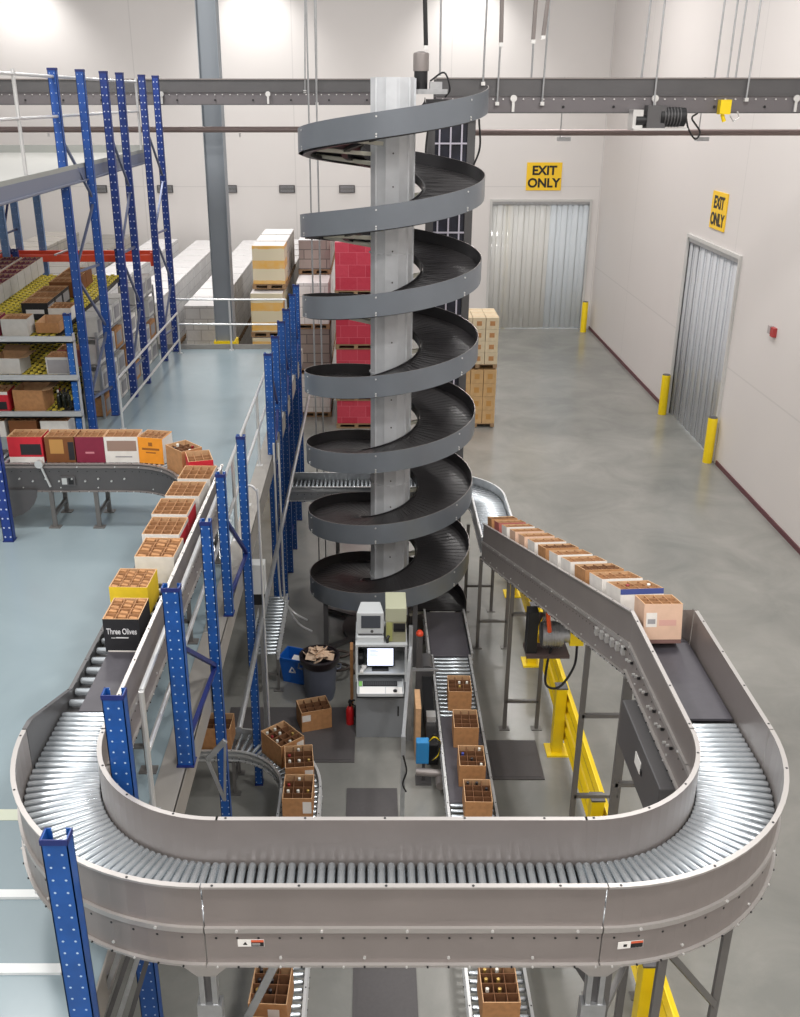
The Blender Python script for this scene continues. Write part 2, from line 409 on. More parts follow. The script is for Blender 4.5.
# ================================================================ CONVEYORS
def arc(cx, cy, r, a0, a1, z, n=24):
    return [(cx+r*math.cos(R(a0+(a1-a0)*i/n)), cy+r*math.sin(R(a0+(a1-a0)*i/n)), z) for i in range(n+1)]
def tangents(path):
    k = len(path); out = []
    for i in range(k):
        a = Vector(path[max(i-1,0)]); b_ = Vector(path[min(i+1,k-1)]); d = (b_-a); d.z = 0; out.append(d.normalized())
    return out
def side(path, W, sg, gh, low, name, parent, mats, bolts=.0, fl=.03):
    """one side frame of a conveyor with guard above and rail below the bed; sg=+1 left of travel"""
    tg = tangents(path); sw = []; pr = []; L = [0]
    for i in range(1, len(path)): L.append(L[-1]+(Vector(path[i])-Vector(path[i-1])).length)
    for i, (p, d) in enumerate(zip(path, tg)):
        n = Vector((-d.y, d.x, 0))*sg; q = Vector(p)+n*W/2; g = gh(L[i]/L[-1]) if callable(gh) else gh
        sw.append((q, n))
        pr.append([(0,g),(fl,g),(fl,g-.014),(.008,g-.014),(.008,.004),(.026,.004),(.026,-.03),(.014,-.045),(.014,-low+.016),(fl+.004,-low+.016),(fl+.004,-low),(0,-low)])
    mb = MB(); mb.sweep(sw, pr, [1,1,1,0,1,1,0,0,1,1,0,0])
    if bolts:
        s = bolts/2; i = 0; seg = 1; kk = 0
        while s < L[-1]:
            while L[seg] < s: seg += 1
            f = (s-L[seg-1])/(L[seg]-L[seg-1]); p = Vector(path[seg-1]).lerp(Vector(path[seg]), f)
            d = tg[seg-1].lerp(tg[seg], f).normalized(); n = Vector((-d.y, d.x, 0))*sg; g = gh(s/L[-1]) if callable(gh) else gh
            def disc(off, z, r, m, th=.008):
                q = p+n*(W/2+off)+Vector((0,0,z)); mb.tube([q-n*.004, q+n*th], r, 6, m)
            disc(.014, -.075, .0075, 3, .002)
            disc(fl+.004, -low+.008, .006, 2 if kk % 3 == 0 else 3)
            if kk % 4 == 1: disc(.026, -.013, .009, 2)
            if kk % 4 == 3: disc(.014, -low+.055, .009, 2)
            q = p+n*(W/2+.018)+Vector((0,0,g))
            if kk % 4 == 0: mb.tube([q, q+Vector((0,0,.002))], .008, 6, 3)
            kk += 1; s += bolts
    return mb.build(name, mats, parent)
ROLLER = {}
def roller_mesh(L, r):
    key = (round(L,3), r)
    if key not in ROLLER:
        mb = MB()
        mb.tube([(-L/2+.004,0,0),(-L/2+.012,0,0),(L/2-.012,0,0),(L/2-.004,0,0)], [r*.8,r,r,r*.8], 14)
        mb.tube([(-L/2-.004,0,0),(L/2+.004,0,0)], r*.35, 6, 1)
        ROLLER[key] = mb.mesh('roller', [ROLL, BLACK], True)
    return ROLLER[key]
def rollers(path, W, r, pitch, parent, s0=0, s1=None, name='roller', base=Vector((0,0,0))):
    tg = tangents(path); L = [0]
    for i in range(1, len(path)): L.append(L[-1]+(Vector(path[i])-Vector(path[i-1])).length)
    s1 = s1 or L[-1]; pitch = (s1-s0)/round((s1-s0)/pitch); s = s0+pitch/2; seg = 1; me = roller_mesh(W-.012, r)
    while s < s1-.001:
        while L[seg] < s: seg += 1
        f = (s-L[seg-1])/(L[seg]-L[seg-1]); p = Vector(path[seg-1]).lerp(Vector(path[seg]), f)
        d = tg[seg-1].lerp(tg[seg], f).normalized()
        link(name, me, parent, p-Vector((0,0,r))-base, (0,0,math.atan2(d.x, -d.y) if False else math.atan2(d.y, d.x)+PI/2))
        s += pitch
def bed_pan(path, W, z, name, m, parent, th=.006, wr=None):
    tg = tangents(path); sw = [(Vector(p), Vector((-d.y, d.x, 0))) for p, d in zip(path, tg)]
    mb = MB(); wr = W/2 if wr is None else wr; mb.sweep(sw, [[(-wr,z),(W/2,z),(W/2,z-th),(-wr,z-th)]]*len(sw)); return mb.build(name, m, parent)
FM = [STEEL, RIM, BOLT, BLACK]; FMD = [STEEL_D, STEEL, BOLT, BLACK]; FMG = [ALU, ALU, BOLT, BLACK]
BZ = 3.87; W = .49; LOW = .27; G = .295
LC = (-.9, 5.39); RC = (1.24, 5.39)
def conveyor(name, label, path, base, gl, gr, roll=None, belt=None, mats=FM, W=W, low=LOW, bolts=.115, rr=.0235, pan=True, cat='conveyor', lmats=None, bwr=None):
    t = thing(name, label, cat, base, world=True); bs = Vector(base)
    side(path, W, 1, gl, low, 'side_frame', t, mats, bolts); side(path, W, -1, gr, low, 'side_frame', t, lmats or mats, bolts)
    if pan: bed_pan(path, W-.004, -.075, 'bed_pan', STEEL_D, t)
    if roll: rollers(path, W, rr, roll[0], t, roll[1] if len(roll) > 1 else 0, roll[2] if len(roll) > 2 else None, base=bs)
    if belt: bed_pan(belt, W-.03, 0, 'belt', BELT, t, .02, bwr)
    return t
# travel: left leg -> left curve -> front -> right curve -> right leg ; +1 side is the inside of the loop
RAD = 1.13
pf = [(LC[0]-.003+(RC[0]-LC[0]+.006)*i/8, 4.26, BZ) for i in range(9)]
front = conveyor('roller_conveyor', 'straight front section of the raised roller conveyor loop, nearest the camera', pf, (.15, 4.26, BZ-LOW), G, G, (.0577,))
pl = arc(LC[0], LC[1], RAD, 180, 270, BZ, 20)
lcurve = conveyor('curved_roller_conveyor', 'left curve of the raised roller conveyor loop beside the blue post', pl, (-1.8, 4.5, BZ-LOW), G, G, (.0556,))
prr = arc(RC[0], RC[1], RAD, 270, 360, BZ, 20)
rcurve = conveyor('curved_roller_conveyor', 'right curve of the raised roller conveyor loop over the grey floor', prr, (2.1, 4.5, BZ-LOW), G, G, (.0556,))
def sticker(parent, x, y, z, tiny=False):
    b = MB(); b.box(x-.072, x+.072, y-.002, y, z-.025, z+.025, 0)
    b.box(x+.001, x+.07, y-.003, y-.002, z-.023, z+.023, 1); b.box(x+.001, x+.07, y-.0035, y-.003, z+.008, z+.023, 2)
    b.add([(x-.045,y-.003,z-.012),(x-.018,y-.003,z-.012),(x-.031,y-.003,z+.010)], [(0,1,2)], 1)
    for k in range(3): b.box(x+.006, x+.05, y-.0042, y-.003, z-.014+k*.006, z-.012+k*.006, 3)
    o = b.build('warning_sticker', [WHITE, BLACK, mat('sticker_orange', (214, 96, 60), .5), mat('sticker_print', (170, 168, 165), .6)], parent); o['label'] = 'white, orange and black warning sticker'
p = atY(251, 943, 4.0); sticker(front, p.x, 4.26-W/2-.014, p.z)
p = atY(637, 937, 4.05)
# right sticker sits on the bend
b_ang = math.atan2(-1, 0)
q = MB(); ang = R(270+7); rr_ = RAD+W/2+.016
c = Vector((RC[0]+rr_*math.cos(ang), RC[1]+rr_*math.sin(ang), BZ-.13)); Mx = Matrix.Translation(c-Vector((2.1,4.5,BZ-LOW))) @ Matrix.Rotation(ang+PI/2, 4, 'Z')
q.box(-.072,.072,-.002,0,-.025,.025,0,Mx); q.box(.001,.07,-.003,-.002,-.023,.023,1,Mx); q.box(.001,.07,-.0035,-.003,.008,.023,2,Mx)
q.box(-.04,-.02,-.003,-.002,-.012,.006,1,Mx)
me = q.mesh('warning_sticker', [WHITE, BLACK, MATS['sticker_orange']]); o = link('warning_sticker', me, rcurve, (0,0,0)); o['label'] = 'white, orange and black warning sticker'

# left leg, belt then rollers, running back along the mezzanine edge
lp = [(-2.03+.07*i/14, 5.39+ (10.45-5.39)*i/14, BZ) for i in range(15)]
lp = lp[::-1]
def glow(s):           # s=0 far end, guard on the outer (floor) side drops to the bed rail
    y = 10.45-(10.45-5.39)*s
    return .012 if y > 6.3 else (G if y < 5.5 else .012+(G-.012)*(6.3-y)/.8)
lpd = []
for a, b_ in zip(lp[:-1], lp[1:]):
    for k in range(4): lpd.append(tuple(Vector(a).lerp(Vector(b_), k/4)))
lpd.append(lp[-1])
leg = conveyor('belt_conveyor', 'long raised belt conveyor at left carrying open cartons along the mezzanine edge', lpd, (-2.0, 8.0, BZ-LOW), G, glow,
               (.0577, 4.42), [p for p in lpd if 6.0 < p[1] < 7.4], low=.24, lmats=[STEEL_D, STEEL_D, BOLT, BLACK], bwr=.12)
# wide gapped rollers showing beside the narrow belt
for o in list(leg.children):
    if o.name.startswith('belt'): o.scale = (1,1,1)
rollers([(a, b_, c-.006) for a, b_, c in lpd], W, .03, .15, leg, 0, 4.35, base=Vector((-2.0, 8.0, BZ-LOW)))
fc = arc(-2.96, 10.45, 1.0, 0, 90, BZ, 18)[::-1]
farc = conveyor('curved_roller_conveyor', 'far left curved conveyor turning behind the white cartons', fc, (-2.4, 11.1, BZ-LOW), .03, .03, (.08,), mats=FMD, low=.34)
fs = [(-5.6+2.64*i/6, 11.45, BZ) for i in range(7)]
fars = conveyor('roller_conveyor', 'dark straight conveyor at far left carrying red and orange cartons', fs, (-4.2, 11.45, BZ-LOW), .03, .03, (.08,), mats=FMD, low=.34)
p = atY(40, 463, 11.18); b = MB(); b.tube([(p.x,11.17,p.z),(p.x,11.12,p.z)], .05, 12, 0); kn = b.build('knob', BOLT, fars); b = MB(); b.bar((p.x+.02,11.15,p.z-.05),(p.x+.1,11.15,p.z-.3), .02, .02, 0); b.build('lever', BOLT, kn)
for i in range(9):
    q = Vector((-4.3+.16*i, 11.17, BZ-.16-.03*(i % 2))); b = MB(); b.tube([q, q+Vector((0,-.02,0))], .012, 6, 0); b.build('bolt', BOLT, fars)
pq = atY(68, 481, 11.17); b = MB(); b.box(pq.x-.09, pq.x+.09, 11.16, 11.18, pq.z-.06, pq.z+.06, 0); b.box(pq.x-.07, pq.x-.01, 11.155, 11.16, pq.z-.04, pq.z+.04, 1); b.box(pq.x+.01, pq.x+.07, 11.155, 11.16, pq.z-.04, pq.z+.04, 2)
b.build('warning_sticker', [STEEL_D, BOLT, BLACK], fars)
# end plate
b = MB(); cx = -4.35
prof = [(cx-.2+.45*math.cos(a), BZ-.3+.38*math.sin(a)) for a in [R(v) for v in range(180, 361, 15)]]
vs = [(x, 11.15, z) for x, z in prof]+[(x, 11.165, z) for x, z in prof]; n = len(prof)
b.add(vs, [tuple(range(n)), tuple(range(2*n-1, n-1, -1))]+[(i, i+1, n+i+1, n+i) for i in range(n-1)]); b.build('end_plate', STEEL_D, fars)

# the stands
STAND = mat('stand_grey_steel', (112, 110, 108), .45, .3)
def stand(label, feet, tops, name='conveyor_stand', cross=(), w=.05, m=STAND, diag=False, cat='stand', gfoot=None):
    base = ((feet[0][0]+feet[1][0])/2, (feet[0][1]+feet[1][1])/2, min(feet[0][2], feet[1][2])); t = thing(name, label, cat, base, world=True)
    for f, tp in zip(feet, tops):
        b = MB(); b.bar(f, tp, w, w*.8, up=(0,1,0)); lg = b.build('leg', m, t)
        b = MB(); b.box(f[0]-.07, f[0]+.07, f[1]-.05, f[1]+.05, f[2], f[2]+.012); b.build('foot_plate', m, lg)
    for c in cross:
        a = Vector(feet[0]).lerp(Vector(tops[0]), c); d = Vector(feet[1]).lerp(Vector(tops[1]), c)
        b = MB(); b.bar(a, d, w*.8, w*.8); b.build('crossbar', m, t)
    if diag:
        a = Vector(feet[0]).lerp(Vector(tops[0]), .94); d = Vector(feet[1]).lerp(Vector(tops[1]), .64)
        b = MB(); b.bar(a, d, w*.8, w*.8); b.build('brace', m, t)
    return t
zb = BZ-LOW
stand('grey stand on the mezzanine under the far left conveyor beside the racks', [(-3.95,11.2,MZ),(-3.95,11.7,MZ)], [(-3.95,11.2,BZ-.34),(-3.95,11.7,BZ-.34)], cross=(.35,))
stand('grey stand on the mezzanine under the far left conveyor nearer its curve', [(-3.4,11.2,MZ),(-3.4,11.7,MZ)], [(-3.4,11.2,BZ-.34),(-3.4,11.7,BZ-.34)], cross=(.35,))
for i, y in enumerate((6.4, 8.4, 10.2)):
    stand(['short stand under the left belt conveyor near its bend','short stand midway under the left belt conveyor','short stand at the far end of the left belt conveyor'][i], [(-2.24,y,MZ),(-1.78,y,MZ)], [(-2.24,y,BZ-.24),(-1.78,y,BZ-.24)], cross=(.4,), w=.04)
# tall front supports, double channel with gusset
def tall(label, x, y):
    t = thing('conveyor_support', label, 'support', (x, y, 0), world=True)
    b = MB(); b.box(x-.05, x-.02, y-.03, y+.03, 0, zb-.1); b.box(x+.02, x+.05, y-.03, y+.03, 0, zb-.1); b.build('leg', GALV, t)
    b = MB(); b.box(x-.02, x+.02, y-.01, y+.01, 0, zb-.12); b.build('slot_web', STEEL_D, t)
    b = MB(); b.box(x-.07, x+.07, y-.035, y+.035, zb-.62, zb-.35); b.build('coupling', GALV, t)
    b = MB(); b.add([(x-.16,y-.05,zb),(x+.16,y-.05,zb),(x+.05,y-.05,zb-.11),(x-.05,y-.05,zb-.11),(x-.16,y-.038,zb),(x+.16,y-.038,zb),(x+.05,y-.038,zb-.11),(x-.05,y-.038,zb-.11)],
              [(0,1,2,3),(4,7,6,5),(0,4,5,1),(1,5,6,2),(2,6,7,3),(3,7,4,0)])
    for k in range(5): b.tube([(x-.12+.06*k,y-.05,zb-.02),(x-.12+.06*k,y-.06,zb-.02)], .01, 6, 1)
    b.build('gusset', [RIM, BOLT], t)
    b = MB(); b.box(x-.1, x+.1, y-.08, y+.08, 0, .015); b.build('foot_plate', GALV, t)
p = atY(207, 968, 4.06); tall('left steel support post with gusset below the front of the loop', p.x, 4.07)
p = atY(597, 968, 4.06); tall('right steel support post with gusset below the front of the loop', p.x, 4.07)
stand('grey braced stand under the right curve of the loop, at the lower right', [(1.72,4.32,0),(2.33,4.85,0)], [(1.72,4.32,zb),(2.33,4.85,zb)], cross=(.93,), diag=True, w=.05)
stand('inner grey stand under the right curve of the loop', [(1.40,4.3,0),(1.62,4.66,0)], [(1.40,4.3,zb),(1.62,4.66,zb)], cross=(.8,), w=.045)

b = None
t = thing('steel_brace', 'slanted dark steel brace under the front right of the loop', 'brace', (1.25, 4.4, 0), world=True)
b = MB(); b.bar((1.0,4.45,zb-.02),(1.4,4.45,zb-.75), .05, .04); b.build('bar', STEEL_D, t)
b = MB(); b.bar((1.4,4.45,0),(1.4,4.45,zb-.02), .06, .05); b.build('post', STEEL_D, t)
t = thing('flat_brace', 'flat silver bar slanting in front of the lower left bottle carton', 'brace', (-.85, 4.5, 3.2), world=True)
b = MB(); b.bar(atY(287, 941, 4.4), atY(236, 1040, 4.4), .012, .05); b.build('bar', GALV, t); b = MB(); q = atY(278, 960, 4.38); b.tube([q, q-Vector((0,.02,0))], .014, 8); b.build('bolt', BOLT, t)
# folding struts under the left curve
t = thing('strut_frame', 'bundle of slanted grey struts under the left curve of the loop', 'frame', (-1.3, 4.4, 0), world=True)
for i in range(4):
    b = MB(); b.bar(atY(122+9*i, 945+3*i, 4.5+.04*i), atY(86+12*i, 1045, 4.5+.04*i), .045, .03); b.build('strut', STEEL_D if i % 2 else GALV, t)
b = MB(); b.box(-1.42, -1.28, 4.5, 4.72, zb-.02, zb-.005); b.build('top_plate', STEEL_D, t)

# right leg: short level belt, then a long incline down to the floor level
rp = [(2.37, 5.39+i*.134166, BZ) for i in range(13)]
def rbelt(pts): return [p for p in pts if p[1] > 5.9]
rleg = conveyor('belt_conveyor', 'short level belt conveyor at right between the loop and the incline', rp, (2.37, 6.1, BZ-LOW), G, G, (.0577, 0, .5), rbelt(rp))
Y0, Y1 = 7.0, 13.3; Z1 = BZ-(Y1-Y0)*.3127
ip = [(2.37-.074*(Y1-Y0)*i/20, Y0+(Y1-Y0)*i/20, BZ-(Y1-Y0)*.3127*i/20) for i in range(21)]
inc = conveyor('incline_conveyor', 'long grey incline conveyor at right climbing from behind the spiral with a line of cartons', ip, (2.1, 10.2, 1.5), G, lambda s: max(.14, G-.18*s/.12), None, ip, low=.3)
xe = ip[-1][0]; ze = ip[-1][2]
bp = [(xe, Y1+ (14.8-Y1)*i/4, ze) for i in range(5)]
c_ = (xe-.8, 14.8)
bc = bp+arc(c_[0], c_[1], .8, 0, 90, ze, 14)[1:]+[(c_[0]-i*.5, c_[1]+.8, ze) for i in range(1, 6)]
back = conveyor('curved_roller_conveyor', 'bright roller conveyor bending behind the spiral to the incline foot', bc, (1.7, 15.0, ze-.2), .06, .12, (.07,), mats=[GALV, ALU, BOLT, BLACK], low=.2)
for i, y in enumerate((8.06, 11.25, 13.4, 14.6)):
    X = 2.37-.074*(y-7); z = BZ-(min(y, 13.3)-7)*.3127-.3
    stand(['tall grey ladder stand under the upper part of the incline','grey ladder stand under the middle of the incline beside yellow guard rail','short grey stand at the foot of the incline','short grey stand behind the spiral under the bend'][i],
          [(X-.24,y,0),(X+.2,y,0)], [(X-.24,y,z-.01),(X+.2,y,z-.01)], cross=((.75,.45,.15) if i == 0 else (.2,.8)) if i < 2 else (.3,), w=.05)
stand('short grey stand under the roller conveyor far behind the spiral', [(-.6,15.35,0),(-.6,15.85,0)], [(-.6,15.35,ze-.2),(-.6,15.85,ze-.2)], cross=(.3,), w=.05)
sc_ = conveyor('roller_conveyor', 'short bright roller conveyor on the floor seen between the blue posts', [(-1.52, 11.9+.25*i, .8) for i in range(8)], (-1.52, 12.7, .7), .03, .03, (.1,), mats=[GALV, ALU, BOLT, BLACK], W=.36, low=.1, pan=False)
stand('low stand under the short roller conveyor between the blue posts', [(-1.68,12.2,0),(-1.36,12.2,0)], [(-1.68,12.2,.7),(-1.36,12.2,.7)], cross=(.4,), w=.04)
stand('grey stand under the level belt at the right', [(2.1,6.9,0),(2.56,6.9,0)], [(2.1,6.9,zb),(2.56,6.9,zb)], cross=(.3,.7), w=.05)
# drive guard box hanging inside the right leg
t = thing('drive_guard_box', 'grey sheet metal drive guard hanging inside the right leg of the loop', 'guard box', (1.98, 6.3, 2.9), world=True)
b = MB(); b.box(1.99, 2.11, 5.5, 6.6, 3.18, BZ-.285); b.build('housing', STEEL_D, t, bevel=.01)
b = MB(); b.box(1.985, 1.99, 5.95, 6.1, 3.36, 3.46, 0); b.box(1.983, 1.986, 5.9, 5.94, 3.38, 3.42, 1); b.build('warning_sticker', [WHITE, BLACK], t)
for i in range(22):
    b = MB(); b.tube([(2.112, 5.7+.075*i, BZ-.09-.03*(i % 3)), (2.09, 5.7+.075*i, BZ-.09-.03*(i % 3))], .012, 8, 0); b.build('bolt', BOLT if i % 3 else BLACK, rleg if i < 17 else inc)
for i in range(6):
    y = 7.05+.14*i; z = BZ-(y-7)*.3127; x = 2.37-.074*(y-7)-W/2
    b = MB(); b.box(x-.045, x-.014, y, y+.05, z-.14, z-.07, 0); tb = b.build('tension_block', BOLT, inc)
    b = MB(); b.tube([(x-.03, y+.05, z-.1), (x-.03, y+.11, z-.13)], .008, 6); b.build('screw', BLACK, tb)
absorb(t, rleg, 'housing', 'drive_guard')
# drive motor below the incline
mc = atY(562, 632, 10.0); mc.x -= .12; mc.z -= .03
t = thing('drive_motor', 'grey gear motor with yellow end box hanging under the incline', 'motor', tuple(mc), world=True)
b = MB(); b.tube([(mc.x-.12,10,mc.z),(mc.x+.12,10,mc.z)], .15, 18); b.tube([(mc.x+.12,10,mc.z),(mc.x+.2,10,mc.z)], .1, 14)
for k in range(7): b.tube([(mc.x-.1+.03*k,10,mc.z),(mc.x-.09+.03*k,10,mc.z)], .162, 18)
b.build('motor_body', GALV, t, smooth=True)
b = MB(); b.box(mc.x+.2, mc.x+.36, 9.9, 10.08, mc.z-.1, mc.z+.1); b.build('terminal_box', YEL, t)
b = MB(); b.box(mc.x-.3, mc.x-.18, 9.9, 10.06, mc.z-.2, mc.z+.34); b.build('chain_guard', BLACK, t)
b = MB(); b.tube([(mc.x-.1,9.88,mc.z+.45),(mc.x-.05,9.88,mc.z+.1)], .025, 8); b.build('orange_cord', mat('orange_plastic', (230, 90, 40), .5), t)
b = MB(); b.tube(cr([(mc.x+.3,9.95,mc.z-.1),(mc.x+.28,9.93,mc.z-.4),(mc.x+.12,9.9,mc.z-.66),(mc.x-.04,9.9,mc.z-.62),(mc.x-.04,9.9,mc.z-.3),(mc.x,9.92,mc.z-.1)]), .015, 8); b.build('cable', BLACK, t, smooth=True)
b = MB(); b.box(mc.x-.3, mc.x+.2, 9.85, 10.15, mc.z-.24, mc.z-.2); b.bar((mc.x-.25,10.15,mc.z-.22),(mc.x-.1,10.15,mc.z+.2),.04); b.build('mounting_plate', mat('brown_steel', (84, 70, 68), .5), t)

absorb(t, inc, 'motor_body', 'drive_motor')
# floor level curve at left, with straight run toward the camera
GZ = .62
gc = [(-.82, 3.6+i*.6, GZ) for i in range(10)][:10]
gc = [p for p in gc if p[1] < 9.0]+arc(-1.76, 9.15, .94, 0, 90, GZ, 16)+[(-2.2-.4*i, 10.09, GZ) for i in range(4)]
gl = conveyor('curved_roller_conveyor', 'low curved skate conveyor on the ground floor carrying brown bottle cartons', gc, (-.86, 8.0, GZ-.1), .05, .05, (.085,), mats=[GALV, ALU, BOLT, BLACK], W=.42, low=.1, pan=False)
for i, (x, y) in enumerate(((-.86, 5.2), (-.86, 8.4), (-1.7, 10.09))):
    f = [(x-.2,y,0),(x+.2,y,0)] if i < 2 else [(x,y-.2,0),(x,y+.2,0)]
    stand(['low stand under the near end of the ground floor skate conveyor','low stand at the bend of the ground floor skate conveyor','low stand under the far end of the ground floor skate conveyor'][i], f, [(a[0],a[1],GZ-.1) for a in f], cross=(.4,), w=.04)
# floor level straight run from the spiral outlet
OZ = .42; ox = 1.157
op = [(ox, 12.45-i*.5, OZ) for i in range(19)]
og = conveyor('roller_conveyor', 'low straight roller conveyor leading from the spiral outlet, with brown cartons', op, (ox, 8.5, OZ-.16), .03, .03, (.095,), mats=[GALV, ALU, BOLT, BLACK], W=.52, low=.14, pan=False)
b = MB(); b.box(ox-.25, ox+.25, 9.2, 10.9, OZ-.01, OZ+.006); b.build('belt_bed', BELT, og)
op2 = [(ox, 12.45+i*.1327, OZ-.006*i) for i in range(12)]
ob = conveyor('belt_conveyor', 'dark belt outfeed at the foot of the spiral', op2, (ox, 13.2, OZ-.16), .06, .06, None, op2, mats=[GALV, ALU, BOLT, BLACK], W=.6, low=.14)
for i, y in enumerate((5.2, 7.6, 10.2, 12.3)):
    stand(['low stand under the near end of the outlet roller conveyor','low stand under the outlet roller conveyor below its last carton','low stand under the middle of the outlet roller conveyor','low stand where outlet rollers meet the spiral belt'][i],
      [(ox-.28,y,0),(ox+.28,y,0)], [(ox-.28,y,OZ-.14),(ox+.28,y,OZ-.14)], cross=(.4,), w=.04)
# ================================================================ THE SPIRAL
SX, SYY, SR = .27, 14.0, 1.25
PT = 1.09
def sz(phi): return 7.87+PT*(phi-270)/360.0      # rim height; phi in degrees, grows upward, 270 = towards the camera
sp = thing('spiral_conveyor', 'tall grey spiral conveyor winding seven turns around a steel column', 'spiral conveyor', (SX, SYY, 0), world=True)
ph0 = 270-360*7+90; ph1 = 362
def hel(r, off, a0=ph0, a1=ph1, step=7.5):
    n = int((a1-a0)/step); out = []
    for i in range(n+1):
        a = a0+(a1-a0)*i/n; out.append((Vector((SX+r*math.cos(R(a)), SYY+r*math.sin(R(a)), sz(a)+off)), Vector((math.cos(R(a)), math.sin(R(a)), 0))))
    return out
h = hel(SR, 0); b = MB()
b.sweep(h, [[(0,0),(.01,0),(.01,-.3),(0,-.3)]]*len(h), [1,0,0,2])
for a in range(int(ph0)+20, int(ph1), 60):
    for dz in (-.05, -.25, -.28):
        q = Vector((SX+SR*math.cos(R(a)), SYY+SR*math.sin(R(a)), sz(a)+dz)); n = Vector((math.cos(R(a)), math.sin(R(a)), 0))
        b.tube([q+n*.008, q+n*.018], .012, 6, 3)
b.build('outer_guard', [SPIR, STEEL, SIN, BOLT], sp, smooth=True)
h = hel(0, -.17); b = MB()
b.sweep(h, [[(.44,0),(SR-.004,0),(SR-.004,-.02),(.44,-.02)]]*len(h), 0)
for a in [ph0+k*5 for k in range(int((ph1-ph0)/5))]:
    c, s = math.cos(R(a)), math.sin(R(a)); z = sz(a)-.17
    b.bar((SX+.46*c, SYY+.46*s, z+.001), (SX+(SR-.02)*c, SYY+(SR-.02)*s, z+.001), .006, .003)
b.build('slat_belt', SLAT, sp, smooth=True)
h = hel(.43, 0); b = MB(); b.sweep(h, [[(-.008,-.15),(.004,-.15),(.004,-.27),(-.008,-.27)]]*len(h)); b.build('inner_guard', SIN, sp, smooth=True)
h = hel(0, -.27); b = MB(); b.sweep(h, [[(.6,0),(.68,0),(.68,-.05),(.6,-.05)]]*len(h)); b.sweep(h, [[(1.1,0),(1.2,0),(1.2,-.05),(1.1,-.05)]]*len(h)); b.build('slide_rails', SIN, sp)
b = MB()
for a in range(int(ph0)+15, int(ph1), 45):
    c, s = math.cos(R(a)), math.sin(R(a)); z = sz(a)-.26
    b.bar((SX+.3*c, SYY+.3*s, z-.08), (SX+1.2*c, SYY+1.2*s, z-.0), .07, .05)
b.build('support_arms', CREAM, sp)
b = MB(); prof = []
for j in range(12): prof.append((math.cos(R(j*30+15))*.3, math.sin(R(j*30+15))*.3))
vs = [(SX+x, SYY+y, .0) for x, y in prof]+[(SX+x, SYY+y, 8.24) for x, y in prof]
b.add(vs, [tuple(range(12))[::-1], tuple(range(12, 24))]+[(j, (j+1) % 12, 12+(j+1) % 12, 12+j) for j in range(12)])
for j in (7, 8, 9, 10, 11):
    x, y = prof[j]; k = 1.02
    b.box(SX+x*k-.012, SX+x*k+.012, SYY+y*k-.006, SYY+y*k+.006, .3, 8.23)
for z in (1.0, 2.6, 4.3, 6.0, 7.6):
    b.lathe((SX, SYY, z), [(.312,0),(.312,.02)], 12)
for z in [0.6+.42*i for i in range(18)]:
    b.tube([(SX+.01, SYY-.3, z), (SX+.01, SYY-.315, z)], .012, 6, 1)
b.build('centre_column', [COLM, STEEL_D], sp)
b = MB(); b.lathe((SX, SYY, 0), [(.75,0),(.75,.06),(.35,.1),(.33,.3)], 24); b.build('base', STEEL_D, sp)
for a in (150, 215, 288, 60):
    c, s = math.cos(R(a)), math.sin(R(a)); aa = a-360*7
    while aa < ph0+5: aa += 360
    zt = sz(aa)-.28
    b = MB(); b.bar((SX+1.2*c, SYY+1.2*s, 0), (SX+1.2*c, SYY+1.2*s, max(zt, .3)), .07, .07); b.bar((SX+1.2*c, SYY+1.2*s, .05), (SX+.6*c, SYY+.6*s, .05), .07, .06)
    b.build('leg', STEEL_D, sp)
# top motor
t = thing('spiral_drive_motor', 'upright grey gear motor standing on top of the spiral column', 'motor', (SX+.42, SYY+.3, 8.0), world=True)
mx_, my_ = SX+.38, SYY+.25
b = MB(); b.lathe((mx_, my_, 8.1), [(.09,0),(.09,.22),(.105,.22),(.105,.42),(.1,.44),(.04,.46)], 18, [1,1,0,0,0]); b.build('motor_body', [STEEL, BLACK], t, smooth=True)
b = MB(); b.box(mx_-.05, mx_+.35, my_-.15, my_+.15, 8.04, 8.1); b.box(mx_+.12, mx_+.28, my_-.1, my_+.1, 8.1, 8.19); b.build('gearbox', GALV, t)
b = MB(); b.tube(cr([(mx_+.12,my_-.1,8.2),(mx_+.3,my_-.15,8.3),(mx_+.38,my_-.15,8.1),(mx_+.32,my_-.12,8.0)]), .012, 8); b.build('cable', BLACK, t, smooth=True)
absorb(t, sp, 'motor_body', 'drive_motor')
# lift tower with netting behind the spiral
p0 = atY(431, 120, 15.55); p1 = atY(478, 120, 15.55)
t = thing('netted_lift_tower', 'dark netted vertical lift tower standing right behind the spiral', 'lift tower', ((p0.x+p1.x)/2, 15.7, 0), world=True)
for x in (p0.x+.03, p1.x-.05):
    b = MB(); b.box(x-.06, x+.06, 15.95, 16.05, 0, 7.74); b.build('post', STEEL_D, t)
b = MB(); b.box(p0.x+.06, p1.x-.08, 15.99, 16.01, ze+.3, 7.7); b.build('dark_panel', mat('dark_navy_fabric', (30, 32, 46), .5, 0, .5, 5), t)
b = MB()
for i in range(3): x = p0.x+.16+i*.17; b.box(x-.012, x+.012, 15.96, 15.985, ze+.3, 7.7)
for i in range(17): z = 2.4+i*.33; b.box(p0.x+.08, p1.x-.1, 15.955, 15.98, z-.012, z+.012)
b.build('strap_net', mat('white_strap', (196, 192, 205), .6), t)
b = MB(); b.tube(cr([(p0.x-.02,15.9,7.6),(p0.x-.05,15.88,7.2),(p0.x+.03,15.9,6.9),(p0.x+.1,15.9,6.8)]), .015, 8); b.tube(cr([(p1.x+.05,15.9,7.7),(p1.x+.08,15.9,7.3),(p1.x-.02,15.9,7.0)]), .015, 8); b.build('cable', BLACK, t, smooth=True)
